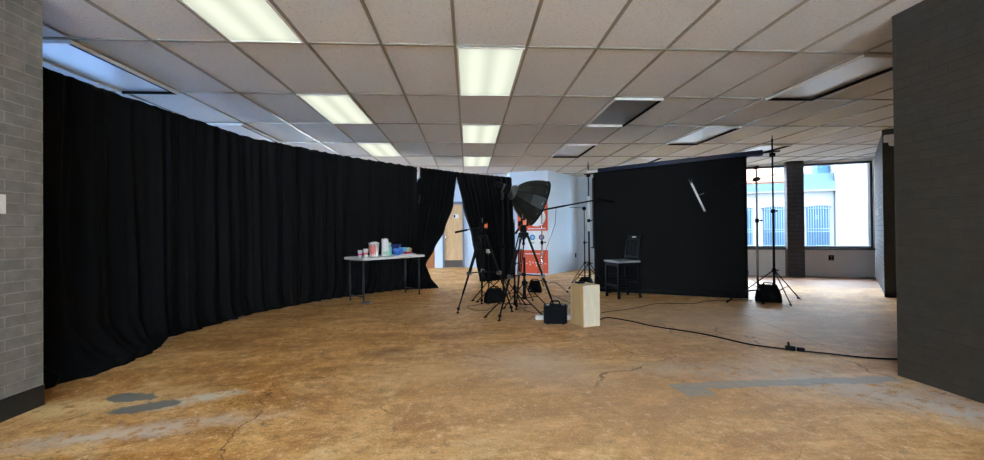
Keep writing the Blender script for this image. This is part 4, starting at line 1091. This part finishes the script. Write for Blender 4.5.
# ------------------------------------------------------------------ wall fittings
def outlet(label, x, y, z, n, m, w=.075, h=.12, name='wall_outlet', cat='outlet'):
    n = Vector((n[0], n[1], 0)).normalized(); a = math.atan2(n.y, n.x)+PI/2
    t = thing(name, label, cat, (x, y, z), a)
    with local():
        b = B(); b.box((0, -.004, 0), (w, .010, h), bev=.002); obj('cover_plate', b, m, t)
        if name == 'wall_outlet':
            for s in (-1, 1): b = B(); b.box((0, -.0105, s*.028), (.034, .004, .03), bev=.001); obj('receptacle', b, M['black_plastic'] if m is not M['black_plastic'] else M['grey_metal'], t)
        else:
            b = B(); b.box((0, -.012, 0), (.012, .012, .026)); obj('toggle', b, M['white_plastic'], t)
    return t
outlet('white light switch on the grey brick wall at the left edge', -2.77, 2.53, 1.29, (1, 0), M['white_plastic'], name='light_switch', cat='light switch', w=.08, h=.115)
p = wl(sW(8.29), 0); outlet('dark outlet on the low wall under the right window', p[0], p[1], .44, (-WN.x, -WN.y), M['black_plastic'], w=.10, h=.12)
p = wl(sW(6.63), 0); outlet('black outlet under the left window behind the boom stand', p[0], p[1], .46, (-WN.x, -WN.y), M['black_plastic'], w=.10, h=.13)
ab = Vector((B_[0]-A_[0], B_[1]-A_[1])).normalized(); nab = (ab.y, -ab.x)
q_ = Vector(A_)+ab*1.55; outlet('small dark outlet on the white wall beside the backdrop', q_.x, q_.y, .42, nab, M['black_plastic'])
pe = e0.lerp(e1, .42); outlet('small white switch on the dark brick wall by the window corner', pe.x, pe.y, 1.42, (-en.x, -en.y), M['white_plastic'], name='light_switch', cat='light switch')
t = thing('emergency_light', 'white emergency light high on the end of the dark brick wall', 'emergency light', (e1.x-.02, e1.y-.06, 2.47))
b = B(); b.box((e1.x+.02, e1.y-.10, 2.52), (.16, .10, .11), math.atan2(en.y, en.x), bev=.012); obj('housing', b, M['white_plastic'], t)
b = B(); b.lathe([(.03, 0), (.05, .05), (.048, .06)], (e1.x-.02, e1.y-.14, 2.45), (-.4, -.8, -.45), seg=16); obj('lamp', b, M['white_plastic'], t)

# ------------------------------------------------------------------ outside the windows
b = B(); b.box((10, 20, -4.2), (90, 60, .3)); struct('ground', b, M['asphalt'], 'street outside')
b = B(); b.prism([(-5.2, -4.4), (9.7, -4.4), (9.7, 8.7), (4.4, 10.9), (4.0, 13.0), (-5.2, 13.0)], CZ+.25, 30)
b.prism([(9.9, -2), (34, -14), (38, -6), (10.6, 7.6)], -4, 30); b.prism([(-3.2, 13.2), (3.0, 13.2), (-2, 30), (-14, 30)], -4, 24)  # unseen masses added to keep sky light off the facade
struct('sky_blocker_mass', b, M['facade'], 'unseen masses added above and beside the building to block sky light')
# street facade across the road, roughly facing the windows
F0 = Vector((12.6, 22.6)); FD = Vector((.94, -.34)).normalized(); FN = Vector((-.34, -.94)).normalized()
def fp(s, off=0): p = F0+FD*s+FN*off; return p
fa = math.atan2(FD.y, FD.x)
F0 = Vector((13.0, 19.0)); FD = Vector((.926, -.376)).normalized(); FO = Vector((FD.y, -FD.x))   # FO points towards the room
fa = math.atan2(FD.y, FD.x)
def fpt(s, z, off=0): p = F0+FD*s+FO*off; return Vector((p.x, p.y, z))
def fbox(b, s0, s1, z0, z1, o0, o1, bev=0):
    c = fpt((s0+s1)/2, (z0+z1)/2, (o0+o1)/2); b.box(c, (s1-s0, abs(o1-o0), z1-z0), fa, bev=bev); return b
t = thing('building', 'white building with a blue-grey cornice and two barred windows outside', 'building', fpt(0, -4), fa, 'buildings outside the windows')
b = B(); fbox(b, -12, 4.12, -4, 2.95, -3.0, 0); obj('wall', b, M['facade'], t)
b = B(); fbox(b, -12, 4.12, 2.93, 3.30, -.2, .16); fbox(b, 2.9, 4.12, 3.30, 3.70, -.4, .02); obj('cornice', b, M['cornice'], t)
b = B(); fbox(b, -12, 4.12, 2.86, 2.93, -.1, .22); obj('cornice_lip', b, M['facade2'], t)
b = B(); fbox(b, -12, 2.6, 3.30, 3.55, -2.2, -1.0)
v = [b.bm.verts.new(fpt(*p)) for p in ((-12, 3.5, -.9), (2.7, 3.5, -.9), (2.7, 4.5, -3), (-12, 4.5, -3), (2.7, 3.5, -3), (-12, 3.5, -3))]
b.bm.faces.new((v[0], v[1], v[2], v[3])); b.bm.faces.new((v[1], v[4], v[2])); b.bm.faces.new((v[0], v[3], v[5])); obj('tiled_roof', b, M['roof_red'], t)
for s in (-1.35, .42-1.0+1.0-0.0, 1.75, 3.50):
    if s == .42: continue
    w = .45; z0, z1 = .25, 2.12
    b = B(); fbox(b, s-w, s+w, z0, z1, -.02, .012)
    arch = [fpt(s+w*math.cos(a), z1+.06*math.sin(a), .012) for a in [k*PI/12 for k in range(13)]]
    b.bm.faces.new([b.bm.verts.new(p) for p in arch]); wn = obj('window', b, M['ext_glass'], t)
    b = B()
    for k in range(9): x = s-w+.06+k*(2*w-.12)/8; b.tube([fpt(x, z0+.03, .07), fpt(x, z1+.06, .07)], .014, 6)
    for z in (z0+.1, 1.0, 1.12, z1-.05): b.tube([fpt(s-w+.02, z, .08), fpt(s+w-.02, z, .08)], .018, 6)
    obj('window_bars', b, M['ext_bars'], wn)
    b = B(); fbox(b, s-w-.08, s+w+.08, z0-.1, z0, 0, .12); obj('sill', b, M['facade2'], wn)
    b = B()
    b.tube([fpt(s+(w+.05)*math.cos(a), z1+.09*math.sin(a), .03) for a in [k*PI/12 for k in range(13)]], .035, 6); obj('arch_trim', b, M['facade2'], wn)
b = B(); fbox(b, 3.62, 4.10, 3.70, 4.16, -.9, -.3, .02); o = obj('rooftop_unit', b, M['ext_blue'], at=(0, 0, 0))
tag(o, 'blue box-shaped unit on the roof edge seen through the right window', 'rooftop unit')
t = thing('building', 'pale terracotta building set back behind the blue-grey cornice', 'building', fpt(-2, -4, -9), fa, 'buildings outside the windows')
b = B(); fbox(b, -14, 2.1, -4, 4.9, -13, -9); obj('lower_wall', b, M['roof_red'], t)
b = B(); fbox(b, -14, 7.0, 4.9, 10.5, -13, -8.9); obj('upper_wall', b, M['facade2'], t)  # upper part added to block sky light reaching the floor
t = thing('building', 'plain bright white building filling the right part of the right window', 'building', fpt(4.2, -4), fa, 'buildings outside the windows')
b = B(); fbox(b, 4.14, 14, -4, 9.5, -3, .10); obj('wall', b, M['facade2'], t)  # wall top raised out of view to cut sky light
b = B(); fbox(b, 4.14, 4.20, -4, 7.5, .10, .16); obj('downpipe', b, M['facade'], t)

# ------------------------------------------------------------------ light
w = bpy.data.worlds.new('world'); C.world = w; w.use_nodes = True
bg = w.node_tree.nodes['Background']; bg.inputs[0].default_value = (.79, .90, 1.0, 1); bg.inputs[1].default_value = 26.0

# ------------------------------------------------------------------ camera
yaw, pit, rol = .060, .0068, -.0099
cam = bpy.data.cameras.new('camera'); cam.sensor_width = 36; cam.lens = 400.6/984*36; cam.clip_start = .02
co = bpy.data.objects.new('camera', cam); COL.objects.link(co)
r_ = Vector((math.cos(yaw), -math.sin(yaw), 0)); f_ = Vector((math.sin(yaw)*math.cos(pit), math.cos(yaw)*math.cos(pit), math.sin(pit))); u_ = r_.cross(f_)
c_, s_ = math.cos(rol), math.sin(rol)
rr, uu = r_*c_+u_*s_, u_*c_-r_*s_
co.matrix_world = Matrix(((rr.x, uu.x, -f_.x, 0), (rr.y, uu.y, -f_.y, 0), (rr.z, uu.z, -f_.z, 1.09), (0, 0, 0, 1)))
C.camera = co
C.view_settings.view_transform = 'Standard'; C.view_settings.look = 'None'; C.view_settings.gamma = 1
C.view_settings.use_curve_mapping = False
C.view_settings.exposure = .45
C.cycles.use_denoising = True
C.cycles.max_bounces = 10; C.cycles.diffuse_bounces = 6; C.cycles.sample_clamp_indirect = 8
